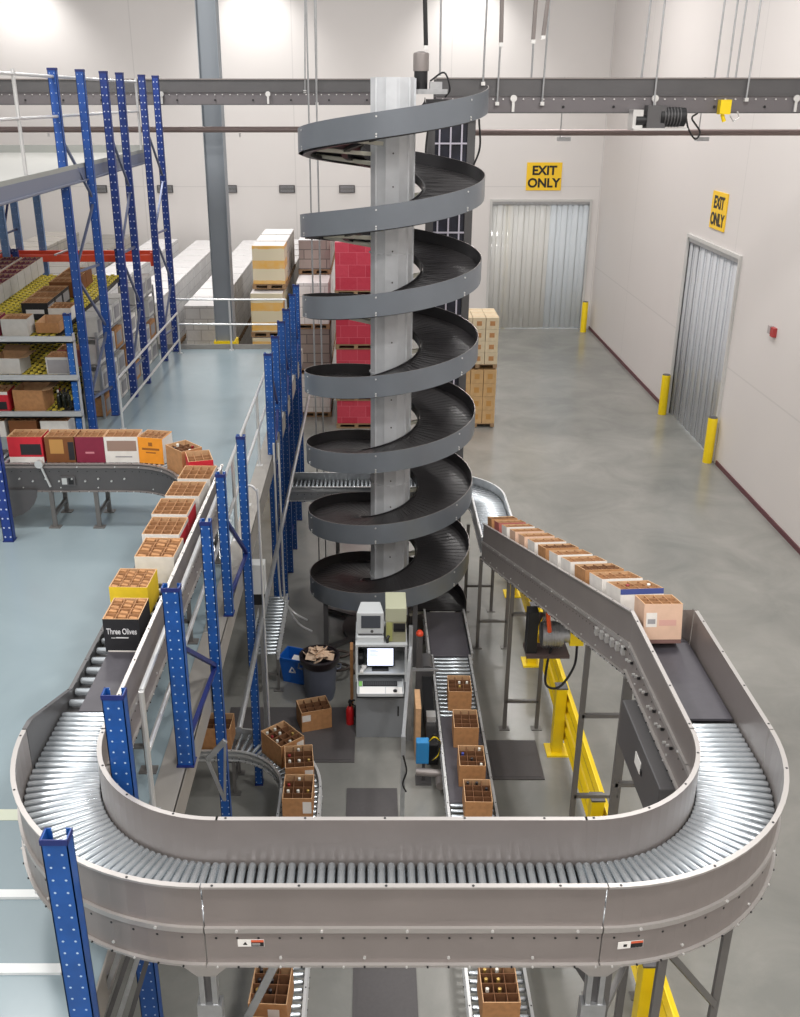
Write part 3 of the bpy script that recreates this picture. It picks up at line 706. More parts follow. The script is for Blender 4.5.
t = thing('conduit', 'pair of thin vertical grey conduits left of the spiral', 'conduit', (-1.1, 15.9, 0), world=True)
for i, x in enumerate((309, 317)):
    p = atY(x, 120, 16.0); b = MB(); b.tube([(p.x,16,0),(p.x,16,12.4)], .013, 8); b.build('pipe', GALV, t, smooth=True)
    if i == 0: t.location.x = p.x; t['_b'] = (p.x, 15.9, 0)
for o in t.children: o.location = -Vector(t['_b'])

# ================================================================ OVERHEAD CONVEYORS
def overhead(label, x0, x1, y, z0, z1):
    t = thing('overhead_conveyor', label, 'overhead conveyor', ((x0+x1)/2, y+.3, z0), world=True)
    for yy, nm in ((y, 'side_frame'), (y+.62, 'side_frame')):
        b = MB(); zm = z0+(z1-z0)*.52
        b.box(x0, x1, yy, yy+.03, zm, z1, 0); b.box(x0, x1, yy-.02, yy+.05, z1-.02, z1, 1); b.box(x0, x1, yy-.03, yy+.04, zm-.02, zm, 0)
        b.box(x0, x1, yy-.01, yy+.02, z0, zm-.02, 2); b.box(x0, x1, yy-.03, yy+.02, z0, z0+.02, 0)
        if nm == 'side_frame' and yy == y:
            k = 0; x = x0+.1
            while x < x1-.1:
                b.tube([(x, yy-.01, zm-.06), (x, yy-.03, zm-.06)], .012, 6, 3)
                if k % 5 == 2: b.tube([(x, yy-.01, z0+.09), (x, yy-.03, z0+.09)], .02, 6, 4)
                if k % 14 == 7: b.tube([(x, yy-.02, zm-.05), (x, yy-.06, zm-.05)], .05, 12, 3); b.box(x-.02, x+.02, yy-.05, yy-.02, z0+.02, zm-.05, 3)
                x += .15; k += 1
        b.build(nm, [STEEL_D, STEEL, mat('mid_grey_painted_steel', (112, 108, 110), .45, .3), BOLT, BLACK], t)
    b = MB(); b.box(x0, x1, y+.03, y+.62, z0+.22, z0+.24); b.build('bed', BELT, t)
    return t
ol = overhead('long dark grey overhead conveyor crossing behind the racks at left', -9.5, .6, 21.0, 7.86, 8.34)
orr = overhead('dark grey overhead conveyor with drive motor at the upper right', .95, XR-.05, 15.8, 7.78, 8.27)
# its drive
p = atY(655, 117, 15.6)
t = thing('conveyor_drive', 'black electric drive motor hanging on the right overhead conveyor', 'motor', (p.x, 15.55, p.z), world=True)
b = MB(); b.tube([(p.x+.05,15.55,p.z),(p.x+.42,15.55,p.z)], .13, 18, 0); b.tube([(p.x-.3,15.55,p.z-.05),(p.x-.05,15.55,p.z-.05)], .08, 12, 0); b.box(p.x-.15, p.x+.12, 15.45, 15.68, p.z-.15, p.z+.16, 1)
for k in range(6): b.tube([(p.x+.1+.045*k,15.55,p.z),(p.x+.115+.045*k,15.55,p.z)], .14, 18, 1)
b.build('motor_body', [BLACK, STEEL_D], t, smooth=True)
b = MB(); b.tube([(p.x+.42,15.55,p.z),(p.x+.43,15.55,p.z)], .11, 16); b.build('fan_cover', STEEL, t)
b = MB(); b.box(p.x-.35, p.x+.45, 15.4, 15.75, p.z-.18, p.z-.15); b.box(p.x-.35, p.x-.2, 15.5, 15.8, p.z-.15, p.z+.1); b.build('mounting_bracket', BOLT, t)
b = MB(); b.tube(cr([(p.x+.42,15.5,p.z+.05),(p.x+.48,15.5,p.z-.15),(p.x+.6,15.5,p.z-.3),(p.x+.66,15.5,p.z-.2),(p.x+.52,15.5,p.z-.02),(p.x+.62,15.6,p.z+.05)]), .013, 8); b.build('cable', BLACK, t, smooth=True)
absorb(t, orr, 'motor_body', 'drive_motor')
p = atY(724, 107, 15.7)
t = thing('emergency_stop', 'small yellow emergency stop box on the right overhead conveyor', 'switch', (p.x, 15.7, p.z), world=True)
b = MB(); b.box(p.x-.08, p.x+.08, 15.62, 15.76, p.z-.1, p.z+.1); b.build('body', YEL, t)
b = MB(); b.tube([(p.x-.02,15.68,p.z-.1),(p.x+.02,15.68,p.z-.2)], .03, 10); b.build('pull_lever', YEL, t)
b = MB(); b.tube([(p.x+.1,15.68,p.z-.12),(p.x+.16,15.68,p.z-.2),(p.x+.24,15.68,p.z-.14),(p.x+.2,15.68,p.z-.06)], .01, 8); b.build('pull_ring', BOLT, t)
absorb(t, orr, 'body', 'emergency_stop')
# hanger rods
def rod(x0, y0, x1, y1, Y, ztop=12.4, r=.015, m=GALV, lab=''):
    a = atY(x1, y1, Y); c = atY(x0, y0, Y); d = (c-a).normalized(); top = a+d*((ztop-a.z)/d.z)
    o = MB(); o.tube([a, top], r, 8)
    t = thing('hanger_rod', lab, 'rod', tuple(a), world=True); o.build('rod', m, t, smooth=True)
    o = MB(); o.box(a.x-.028, a.x+.028, a.y-.03, a.y+.03, a.z-.02, a.z+.03); o.build('clamp', BOLT, t)
    return t
for (x0, x1, y1, Y, lab) in ((305, 305, 92, 21.0, 'thin ceiling rod holding the left overhead conveyor, left of the spiral'),
        (316, 317, 104, 20.95, 'second ceiling rod holding the left overhead conveyor, beside the first'),
        (441, 440, 78, 15.9, 'ceiling rod just right of the spiral motor'),
        (487, 483, 84, 15.75, 'ceiling rod at the upper end of the spiral'),
        (503, 497, 104, 15.75, 'ceiling rod beside the top right end of the spiral'),
        (536, 531, 86, 15.9, 'leftmost rod of the bundle above the corner of the walls'),
        (550, 542, 104, 15.75, 'rod of the bundle above the corner reaching the conveyor underside'),
        (651, 641, 82, 16.3, 'left rod of the pair above the black drive motor'),
        (665, 653, 112, 15.75, 'right rod of the pair above the black drive motor'),
        (725, 714, 82, 16.3, 'leftmost of the four rods above the yellow emergency stop'),
        (738, 727, 82, 16.3, 'second of the four rods above the yellow emergency stop'),
        (747, 735, 82, 16.3, 'third of the four rods above the yellow emergency stop'),
        (761, 746, 100, 15.75, 'rightmost of the four rods above the yellow emergency stop')):
    rod(x0, 0, x1, y1, Y, lab=lab)
for i, (x0, x1, y1) in enumerate(((425, 426, 48), (502, 501, 45), (536, 533, 42), (548, 543, 38))):
    t = rod(x0, 0, x1, y1, 14.6 if i == 0 else 15.2, m=BLACK if i == 0 else STEEL, r=.03, lab=['black cable drop ending above the spiral motor', 'grey cable drop over the upper end of the spiral', 'grey cable drop left in the bundle near the wall corner', 'grey cable drop right in the bundle near the wall corner'][i])
# pipes below
PIPE = mat('brown_grey_pipe', (140, 124, 120), .5, .2)
a = atY(0, 129.5, 21.9); c = atY(360, 130.5, 21.9)
t = thing('sprinkler_pipe', 'brownish sprinkler pipe running below the left overhead conveyor', 'pipe', ((a.x+c.x)/2, 21.9, a.z), world=True)
b = MB(); b.tube([(a.x-2,21.9,a.z),(c.x+.6,21.9,a.z)], .06, 12); b.build('pipe', PIPE, t, smooth=True)
for k in range(5):
    b = MB(); x = a.x+1+k*2; b.tube([(x,21.9,a.z-.07),(x,21.9,a.z-.14)], .02, 8); b.build('sprinkler_head', BOLT, t)
a = atY(485, 132.5, 17.2); c = atY(800, 135.5, 17.2)
t = thing('sprinkler_pipe', 'brownish sprinkler pipe running below the right overhead conveyor to the wall', 'pipe', (4.5, 17.2, a.z), world=True)
b = MB(); b.tube([(a.x-.6,17.2,a.z),(XR-.02,17.2,a.z)], .05, 12); b.build('pipe', PIPE, t, smooth=True)
for x in (564, 702):
    p = atY(x, 136, 17.2); b = MB(); b.box(p.x-.1, p.x+.1, 17.12, 17.28, a.z-.13, a.z-.07); b.tube([(p.x-.06,17.2,a.z-.1),(p.x-.06,17.2,8.3)], .01, 6); b.build('pipe_hanger', GALV, t)

# ================================================================ BLUE RACK FRAMES
def upright(t, x, y, z0, z1, m=BLUE, w=.13, d=.09, name='upright'):
    """an open channel post, its web facing the camera; holes come from the material"""
    b = MB(); h = z1-z0
    b.box(-w/2, w/2, -d/2, -d/2+.006, 0, h); b.box(-w/2, -w/2+.006, -d/2, d/2, 0, h); b.box(w/2-.006, w/2, -d/2, d/2, 0, h)
    b.box(-w/2, -w/2+.03, d/2-.006, d/2, 0, h); b.box(w/2-.03, w/2, d/2-.006, d/2, 0, h)
    b.box(-w/2-.004, w/2+.004, -d/2-.004, -d/2+.002, h-.03, h+.004, 1)
    b.box(-w/2-.004, -w/2, -d/2, d/2, h-.03, h+.004, 1); b.box(w/2, w/2+.004, -d/2, d/2, h-.03, h+.004, 1)
    o = b.build(name, [m, BLUEC], t); o.location = Vector((x, y, z0))-root_loc(t)
    b = MB(); b.box(-w/2-.006, w/2+.006, -d/2-.02, d/2+.02, 0, .012); b.build('foot_plate', BLUEC, o)
    return o
def frame(label, x, ys, z0, z1, m=BLUE, brace=True, bm_=None, w=.13, cat='rack frame', z1s=None, z0s=None, xs=None, ws=None, flip=False):
    t = thing('pallet_rack' if len(ys) > 1 else 'steel_column', label, cat, (x, sum(ys)/len(ys), z0), world=True)
    for i, y in enumerate(ys): upright(t, xs[i] if xs else x, y, z0s[i] if z0s else z0, z1s[i] if z1s else z1, m, ws[i] if ws else w)
    if brace and len(ys) > 1:
        z = (max(z0s)+.15 if z0s else z0+.5); k = 0; xa, xb = xs if xs else (x, x)
        while z < z1-.9:
            b = MB(); a, c, x0_, x1_ = (ys[0], ys[1], xa, xb) if (k % 2 == 0) != flip else (ys[1], ys[0], xb, xa)
            b.bar((x0_, a, z), (x1_, c, z+.95), .035, .035, up=(1,0,0)); b.build('diagonal_brace', bm_ or MATS['blue_paint_plain'], t)
            if k % 2 == 0:
                b = MB(); b.bar((xa, ys[0], z), (xb, ys[1], z), .035, .035, up=(1,0,0)); b.build('cross_brace', bm_ or MATS['blue_paint_plain'], t)
            z += 1.0; k += 1
    return t
PXX = -1.54
frame('bright blue punched rack frame nearest the camera, in front of the left loop curve', PXX, [3.79], 0, 4.69, brace=False)
frame('single blue punched rack post standing inside the left curve of the loop', PXX-.02, [5.03], 0, 4.69, brace=False)
frame('blue punched rack frame behind the loop beside the left belt conveyor', PXX+.02, [6.48, 7.7], 0, 4.66, z0s=[MZ+.012, 0], xs=[-1.49, -1.425], ws=[.13, .09], flip=True)
frame('blue punched rack frame beside the white cartons on the left conveyor', PXX+.02, [8.95, 10.1], 0, 4.62, z0s=[MZ+.012, 0], xs=[-1.48, -1.425], w=.09, flip=True)
frame('far blue rack frame left of the spiral, nearer one of the three', PXX+.04, [13.9, 15.0], 0, 4.6, w=.12)
frame('middle one of the three far blue rack frames left of the spiral', PXX+.04, [16.1, 17.1], 0, 4.6, w=.125)
frame('farthest blue rack frame left of the spiral, before the pallets', PXX+.04, [18.5, 19.5], 0, 4.6, w=.125)
# beams tying them below the deck on the room side
t = thing('pipe_rail', 'long silver pipe rail running below the mezzanine edge past the blue posts', 'rail', (PXX+.1, 12, 2.6), world=True)
b = MB(); b.tube([(-1.3, 8.0, 2.3), (-1.3, 19.6, 2.3)], .03, 10); b.build('beam', GALV, t)
# guard rail along the mezzanine edge
def rail(label, pts, zs, posts, base, r=.021, m=ALU):
    t = thing('guard_rail', label, 'railing', base, world=True)
    for z in zs:
        b = MB(); b.tube([(x, y, z) for x, y in pts], r, 8); b.build('rail', m, t, smooth=True)
    for x, y in posts:
        b = MB(); b.tube([(x, y, MZ), (x, y, max(zs))], r, 8); b.build('post', m, t, smooth=True)
        b = MB(); b.box(x-.045, x+.045, y-.045, y+.045, MZ, MZ+.014); b.build('foot', m, t)
    return t
rx = -1.70
rail('silver guard rail along the mezzanine edge beside the blue posts', [(rx+.065, 5.9), (rx+.065, 20.4)], (MZ+.55, MZ+1.07), [(rx+.065, y) for y in (5.9, 7.2, 8.6, 10.8, 11.9, 13.4, 15.5, 17.7, 20.4)], (rx, 13, MZ+.012))
rail('silver guard rail across the far end of the pale blue mezzanine', [(-4.2, 20.5), (-1.8, 20.5)], (MZ+.55, MZ+1.07), [(-4.2, 20.5), (-2.98, 20.5), (-1.8, 20.5)], (-3, 20.5, MZ+.012))
rail('silver guard rail at the foot of the tall blue racks', [(-4.02, 15.1), (-4.02, 20.2)], (MZ+.3, MZ+.85), [(-4.02, 15.1), (-4.02, 20.2)], (-4.02, 17.6, MZ+.012))
# conduits beside the posts
t = thing('conduit', 'bent silver conduit looping down between the blue posts', 'conduit', (-1.3, 10.3, 0), world=True)
for k, (x, y, z) in enumerate(((-1.33, 10.2, 4.0),)):
    b = MB(); b.tube(cr([(x-.12,y,z-.02),(x-.03,y,z),(x+.03,y,z-.06),(x+.05,y,z-.2),(x+.05,y,2.4),(x+.05,y,.7),(x+.02,y-.05,.25)]), .014, 8); b.build('pipe', ALU, t, smooth=True)
t = thing('conduit', 'pair of bent silver conduits sweeping to the floor behind the blue bin', 'conduit', (-1.2, 13, 0), world=True)
for k in range(2):
    b = MB(); x = -1.42+.07*k; y = 13.4; b.tube(cr([(x,y,3.4),(x,y,1.2-.2*k),(x+.06,y,.85-.15*k),(x+.22,y,.62-.2*k),(x+.42,y-.1,.55-.2*k)]), .016, 8); b.build('pipe', ALU, t, smooth=True)
t = thing('junction_box', 'pale grey electrical box on the mezzanine edge between blue posts', 'electrical box', (-1.42, 10.9, MZ), world=True)
p = atY(258, 577, 10.9); b = MB(); b.box(p.x-.09, p.x+.09, 10.82, 11.0, p.z-.2, p.z+.2); b.build('body', mat('light_grey_enclosure', (196, 198, 198), .5), t)
b = MB(); b.box(p.x-.09, p.x+.09, 10.84, 10.98, p.z-.36, p.z-.2); b.build('lower_box', BLACK, t)
b = MB(); b.box(p.x-.02, p.x+.02, 10.96, 11.0, 0, p.z-.2); b.build('mounting_post', GALV, t)
t.location = (p.x, 10.9, p.z); t['_b'] = tuple(t.location)
for o in t.children: o.location = -Vector(t['_b'])
# little triangular bracket seen behind the loop
t = thing('bracket_plate', 'triangular galvanised bracket between the near blue posts above the cartons', 'bracket', (-1.35, 7.2, 2.5), world=True)
b = MB(); b.bar((-1.47,7.2,2.55),(-1.3,7.2,2.75),.02,.05); b.bar((-1.3,7.2,2.75),(-1.34,7.2,2.1),.02,.03); b.bar((-1.47,7.2,2.55),(-1.34,7.2,2.1),.02,.03); b.build('plate', GALV, t)

# tall racks at the left
RX = -4.33
for i, (ys, lab) in enumerate((([15.1, 15.9], 'tall blue rack frame nearest the camera at the mezzanine racks'), ([17.0, 17.9], 'tall blue rack frame in the middle of the mezzanine racks'), ([19.6, 20.4], 'tall blue rack frame farthest back at the mezzanine racks'))):
    frame(lab, RX, ys, MZ, 8.38, xs=[(-4.5,-4.33),(-4.26,-4.22),(-4.22,-4.13)][i], m= NAVY if i else dotted('mid_blue_rack_paint', (30, 76, 152), (190, 205, 225), pz=.13), w=.12, bm_=mat('grey_blue_brace', (104, 112, 138), .4, .3))
LB = dotted('light_blue_rack_paint', (112, 152, 206), (200, 214, 232), pz=.13)
frame('light blue rack frame at the far left edge behind the red beams', -7.15, [19.6, 20.4], MZ, 6.9, LB, w=.13)
frame('second pale blue rack frame near the far left edge behind the red beams', -6.65, [20.3], 3.05, 6.9, LB, w=.13, brace=False)
p = at(10, 540, MZ)
t = frame('navy rack post at the left edge before the far conveyor', p.x, [p.y], MZ, 5.05, NAVY, w=.12, brace=False)
# red beams
for (y, lab) in ((19.75, 'front red pallet rack beam at left'), (20.35, 'rear red pallet rack beam at left')):
    t = thing('rack_beam', lab, 'rack beam', (-6.3, y, 5.02), world=True)
    b = MB(); b.box(-9.5, RX+.02, y-.12, y-.06, 5.02, 5.15); b.build('beam', RED, t); b = MB(); b.box(RX-.02, RX+.03, y-.14, y-.05, 4.94, 5.2); b.build('end_plate', RED, t)
t = thing('rack_crossbars', 'pale crossbars lying between the two red rack beams', 'crossbar set', (-6.3, 20, 5.1), world=True)
for x in (-8.4, -7.4, -6.2, -5.0): b = MB(); b.bar((x,19.6,5.155),(x+.05,20.3,5.155),.05,.03); b.build('crossbar', GALV, t)
# upper platform
UZ = 7.0
t = thing('upper_platform', 'upper deck at top left with grey edge beam', 'platform', (-6.5, 15, UZ-.2), world=True)
b = MB(); b.box(-9.5, RX-.09, 11.0, 20.5, UZ-.06, UZ); b.build('deck', mat('pale_deck', (160, 160, 156), .5), t)
b = MB(); b.box(RX-.09, RX-.065, 10.2, 20.5, UZ-.19, UZ+.02); b.box(RX-.085, RX-.02, 10.2, 20.5, UZ-.17, UZ-.15); b.build('edge_beam', mat('grey_blue_beam', (118, 124, 142), .45, .3), t)
b = MB(); b.box(RX-.09, RX-.07, 10.2, 20.5, UZ+.02, UZ+.08); b.box(-9.5, RX-.1, 20.45, 20.5, UZ, UZ+.14); b.build('toe_board', mat('toe_board_grey', (150, 152, 148), .5), t)
t = thing('platform_rail', 'silver guard rail on the upper deck at top left', 'railing', (RX-.2, 15, UZ), world=True)
for z in (UZ+.75, UZ+1.27): b = MB(); b.tube([(RX-.16, 10.2, z), (RX-.16, 20.3, z)], .022, 8); b.build('rail', ALU, t, smooth=True)
for y in (13.4, 16.6, 20.3): b = MB(); b.tube([(RX-.16, y, UZ), (RX-.16, y, UZ+1.33)], .026, 8); b.build('post', ALU, t, smooth=True)
# ================================================================ CARTONS
def cmat(name, rgb): return mat('carton_'+name, rgb, .65, 0, .05, 12)
CW = cmat('white', (224, 220, 214)); CRED = cmat('red', (196, 34, 50)); CMAR = cmat('maroon', (128, 32, 58)); CBLK = cmat('black', (34, 34, 38))
CORG = cmat('orange', (236, 150, 36)); CYEL = cmat('yellow', (236, 202, 40)); CBRN = cmat('brown_printed', (120, 72, 34)); CGRY = cmat('grey', (150, 148, 150))
CPNK = cmat('pinkish', (214, 180, 156)); KR = KRAFT; KL = KRAFT_L
CACHE = {}
def carton_meshes(w, d, h, mo, nx, ny, drop, pad):
    key = (w, d, h, mo.name, nx, ny, drop, pad)
    if key in CACHE: return CACHE[key]
    t = .008; b = MB()
    # walls: outside mat 0, inside/top mat 1     order: bottom top front right back left
    b.box(-w/2, w/2, -d/2, -d/2+t, 0, h, [0,1,0,0,1,0]); b.box(-w/2, w/2, d/2-t, d/2, 0, h, [0,1,1,0,0,0])
    b.box(-w/2, -w/2+t, -d/2+t, d/2-t, 0, h, [0,1,0,1,0,0]); b.box(w/2-t, w/2, -d/2+t, d/2-t, 0, h, [0,1,0,0,0,1])
    b.box(-w/2+t, w/2-t, -d/2+t, d/2-t, 0, .01, 1)
    sh = b.mesh('shell', [mo, KRAFT_L])
    q = MB(); z1 = h-drop
    for i in range(1, nx):
        x = -w/2+w*i/nx; q.box(x-.003, x+.003, -d/2+t, d/2-t, .02, z1)
    for j in range(1, ny):
        y = -d/2+d*j/ny; q.box(-w/2+t, w/2-t, y-.003, y+.003, .02, z1+.002)
    if not pad: q.box(-w/2+t, w/2-t, -d/2+t, d/2-t, max(.02, h-.17), max(.025, h-.165))
    dv = q.mesh('divider', KRAFT_D if mo is KRAFT else KRAFT_M)
    pd = None
    if pad:               # cells stuffed with folded corrugated card
        q = MB()
        for i in range(nx):
            for j in range(ny):
                cx = -w/2+w*(i+.5)/nx; cy = -d/2+d*(j+.5)/ny; a = w/nx*.40; c = d/ny*.40; lean = .012*(1 if (i+j) % 2 else -1)
                q.add([(cx-a,cy-c,.05),(cx+a,cy-c,.05),(cx+a,cy+c,.05),(cx-a,cy+c,.05),(cx-a*.8,cy-c*.6+lean,h+.005),(cx+a*.8,cy-c*.6+lean,h-.005),(cx+a*.7,cy+c*.7+lean,h-.012),(cx-a*.7,cy+c*.7+lean,h-.004)],
                      [(0,3,2,1),(4,5,6,7),(0,1,5,4),(1,2,6,5),(2,3,7,6),(3,0,4,7)])
        pd = q.mesh('card_sleeves', KRAFT)
    CACHE[key] = (sh, dv, pd); return CACHE[key]
def carton(loc, rz=0, w=.38, d=.28, h=.31, mo=KRAFT, nx=4, ny=3, label='', group=None, drop=.02, pad=False, flap=False):
    t = thing('carton', label, 'box', loc, rz, group)
    sh, dv, pd = carton_meshes(w, d, h, mo, nx, ny, drop, pad)
    link('shell', sh, t)
    if nx*ny > 1: link('divider', dv, t)
    if pd: link('card_sleeves', pd, t)
    if flap:
        b = MB(); b.add([(-w/2,d/2,h),(w/2,d/2,h),(w/2-.01,d/2+.13,h+.06),(-w/2+.01,d/2+.13,h+.06)], [(0,1,2,3)]); b.add([(w/2,-d/2,h),(w/2,d/2,h),(w/2+.13,d/2-.01,h+.02),(w/2+.13,-d/2+.01,h+.02)], [(0,1,2,3)])
        f = b.build('flap', KRAFT_L, t); s = f.modifiers.new('thick', 'SOLIDIFY'); s.thickness = .005
    return t
def panel(t, w, d, h, x0, x1, z0, z1, m, name='printed_panel', face='front', th=.001):
    b = MB()
    if face == 'front': b.box(x0*w-w/2, x1*w-w/2, -d/2-th, -d/2, z0*h, z1*h)
    else: b.box(w/2, w/2+th, x0*d-d/2, x1*d-d/2, z0*h, z1*h)
    return b.build(name, m, t)
GL = mat('dark_bottle_glass', (30, 34, 26), .12); CAPS = [mat('cap_white', (226, 224, 214), .4), mat('cap_red', (140, 30, 34), .4), mat('cap_dark', (40, 34, 36), .4), mat('cap_blue', (50, 66, 150), .4), mat('cap_gold', (190, 158, 88), .35, .5)]
BOT = {}
def bottle(loc, k, label, group):
    if k not in BOT:
        b = MB(); b.lathe((0,0,0), [(.034,0),(.036,.01),(.036,.17),(.03,.2),(.015,.225),(.014,.25),(.0165,.25),(.0165,.287),(.012,.29)], 10, [0]*5+[1]*3); BOT[k] = b.mesh('bottle', [GL, CAPS[k]], True)
    o = link('bottle', BOT[k], None, loc); tag(o, label, 'bottle', group); return o
def fill(c, w, d, h, nx, ny, cells, label, group, caps=(0, 1, 0, 2)):
    for n, (i, j) in enumerate(cells):
        x = -w/2+w*(i+.5)/nx; y = -d/2+d*(j+.5)/ny; rz = c.rotation_euler.z
        X = c.location.x+x*math.cos(rz)-y*math.sin(rz); Y = c.location.y+x*math.sin(rz)+y*math.cos(rz)
        bottle((X, Y, c.location.z+.0105), caps[n % len(caps)], label, group)

# --- far conveyor row at left (faces to the camera)
zc = BZ+.001
row = [(18, CRED, 'red carton with black printed patch at the left end of the far conveyor'), (60, CBRN, 'dark brown printed carton on the far conveyor next to the red one'),
       (88, CMAR, 'maroon carton on the far conveyor between brown and white ones'), (120, CW, 'white carton with brown picture on the far conveyor'), (151, CORG, 'bright orange carton on the far conveyor')]
for i, (x, m, lab) in enumerate(row):
    px = [25, 60, 89, 121, 152][i]; w = [.42, .37, .36, .41, .32][i]; p = atY(px, 445, 11.3)
    c = carton((p.x, 11.45, zc) if i < 4 else (-2.66, 11.41, zc), R(0) if i < 4 else R(-12), w, .3, .33, m, 4, 3, lab, drop=.01)
    if i == 0: panel(c, w, .3, .33, 0, 1, 0, .22, CW); panel(c, w, .3, .33, .35, .95, .3, .72, CBLK)
    if i == 1: panel(c, w, .3, .33, .15, .6, .35, .9, mat('tan_print', (186, 138, 74), .6)); panel(c, w, .3, .33, .75, .95, .1, .8, CBLK)
    if i == 2: panel(c, w, .3, .33, .35, .65, .35, .42, mat('pink_print', (200, 130, 140), .6))
    if i == 3: panel(c, w, .3, .33, .08, .95, .45, .85, mat('sepia_print', (150, 124, 110), .6)); panel(c, w, .3, .33, .3, .8, .2, .25, CGRY)
    if i == 4: panel(c, w, .3, .33, 0, 1, 0, .97, CW, 'white_side_panel', 'right'); panel(c, w, .3, .33, .15, .85, .52, .6, mat('dark_orange_print', (150, 92, 30), .6)); panel(c, w, .3, .33, .3, .7, .4, .45, MATS['dark_orange_print']); panel(c, w, .3, .33, .42, .58, .68, .82, MATS['dark_orange_print'])
curve = [(-2.24, 11.03, -48, KR, .36, 'kraft carton with bottles on the far conveyor curve'),
         (-2.0, 10.68, -74, CRED, .36, 'red sided white topped carton past the far curve')]
for x, y, a, m, w, lab in curve:
    c = carton((x, y, zc), R(a), w, .28, .31, m, 4, 3, lab, drop=.03)
    if m is KR: fill(c, w, .28, .31, 4, 3, [(0,1),(2,2),(3,1),(1,0)], 'bottle in the kraft carton on the far conveyor curve', 'bottles in the carton on the far curve')
SPX = [-1.95, -1.99, -2.03, -2.02, -1.98, -2.08]
strip = [(10.25, CW, 'white kraft topped carton on the left conveyor, farthest of the straight run', 4, 3, False), (9.75, CW, 'white carton on the left conveyor, second of the straight run from the far curve', 4, 4, False),
         (9.26, CW, 'white carton with tight kraft cells in the middle of the left conveyor', 4, 4, False), (8.77, CW, 'white carton with red side panel on the left conveyor', 4, 4, False), (8.27, CW, 'white carton with a few empty cells before the yellow carton', 3, 4, True),
         (7.64, CYEL, 'yellow carton with kraft cells on the left conveyor', 4, 4, True)]
for i, (y, m, lab, nx, ny, pad) in enumerate(strip):
    X = SPX[i]
    c = carton((X, y, zc), R(-2), .36 if i < 5 else .33, .42 if i < 5 else .36, .27, m, nx, ny, lab, drop=.004, pad=pad)
    if i in (2, 3): panel(c, .36, .42, .27, .02, .98, .05, .85, CRED, 'red_side_panel', 'right')
# the black carton with white lettering
w, d, h = .29, .36, .3
tb = carton((-2.0, 7.03, zc), R(-1), w, d, h, CBLK, 3, 4, 'black carton with white lettering nearest the camera on the left conveyor', drop=.004, pad=True)
wt = mat('white_print', (226, 226, 228), .5)
text_mesh('lettering', 'Three Olives', .074, wt, tb, (0, -d/2-.002, h*.62), (R(90), 0, 0), .001, .012, .62)
b = MB(); b.box(-.05, .05, -d/2-.002, -d/2, h*.42, h*.45); b.box(-.09, -.055, -d/2-.002, -d/2, h*.42, h*.435); b.build('underline_print', wt, tb)
b = MB(); b.box(-w/2+.02, w/2-.02, -d/2-.002, -d/2, .0, .012); b.build('bottom_edge', CW, tb)

# --- incline cartons
def incz(y): return BZ-(y-7)*.3127 if y > 7 else BZ
def incx(y): return 2.37-.074*(y-7) if y > 7 else 2.37
CRT2 = cmat('dull_red', (170, 96, 88))
ic = [(7.05, CPNK, .28, 'pale printed carton at the top of the incline nearest the camera'), (7.62, CW, .40, 'white and blue carton second from the top of the incline'), (8.12, CW, .40, 'white carton third from the top of the incline'),
      (8.62, KR, .38, 'kraft topped carton fourth from the top of the incline'), (9.12, CW, .38, 'white carton fifth from the top of the incline'), (9.6, CW, .38, 'white carton sixth from the top of the incline'),
      (10.1, KR, .36, 'kraft carton seventh from the top of the incline'), (10.6, CW, .36, 'white carton with bottles eighth from the top of the incline'), (11.1, CPNK, .34, 'pale reddish carton ninth from the top of the incline'),
      (11.6, CPNK, .34, 'pinkish carton tenth from the top of the incline'), (12.1, CW, .34, 'white carton eleventh from the top of the incline'), (12.6, CRT2, .34, 'reddish carton twelfth from the top of the incline'), (13.1, KR, .32, 'brown carton last at the foot of the incline')]
sl = math.atan(.3127)
for i, (y, m, d, lab) in enumerate(ic):
    w = .31 if i == 0 else .38; hh = .33
    c = carton((incx(y), y, incz(y)+.012+(0 if i else .0)), 0, w, d, hh, m, 4, 3, lab, drop=.006)
    if y > 7.2: c.rotation_euler = (-sl, 0, R(4)); c.location.z += .03
    if i == 0:
        c.location = (2.34, 7.02, BZ+.03); c.rotation_euler = (-sl*.7, 0, R(1)); panel(c, w, d, hh, 0, 1, 0, .1, mat('dark_pink_print', (120, 90, 84), .6)); panel(c, w, d, hh, .06, .34, .42, .78, CW, 'paper_label'); panel(c, w, d, hh, .1, .3, .5, .62, CGRY, 'label_print', th=.002)
        panel(c, w, d, hh, .4, .85, .45, .6, mat('faded_print', (206, 160, 148), .6), th=.0015)
    if i in (1,): fill(c, w, d, hh, 4, 3, [(1,2),(3,2),(3,1)], 'bottle in the white carton second from the top of the incline', 'bottles on the incline', (1, 0, 3))
    if i == 1:
        panel(c, w, d, hh, 0, 1, .85, 1, mat('blue_print', (60, 76, 140), .6)); 
# drop bottles that stand tilted: leave upright only where the carton is level

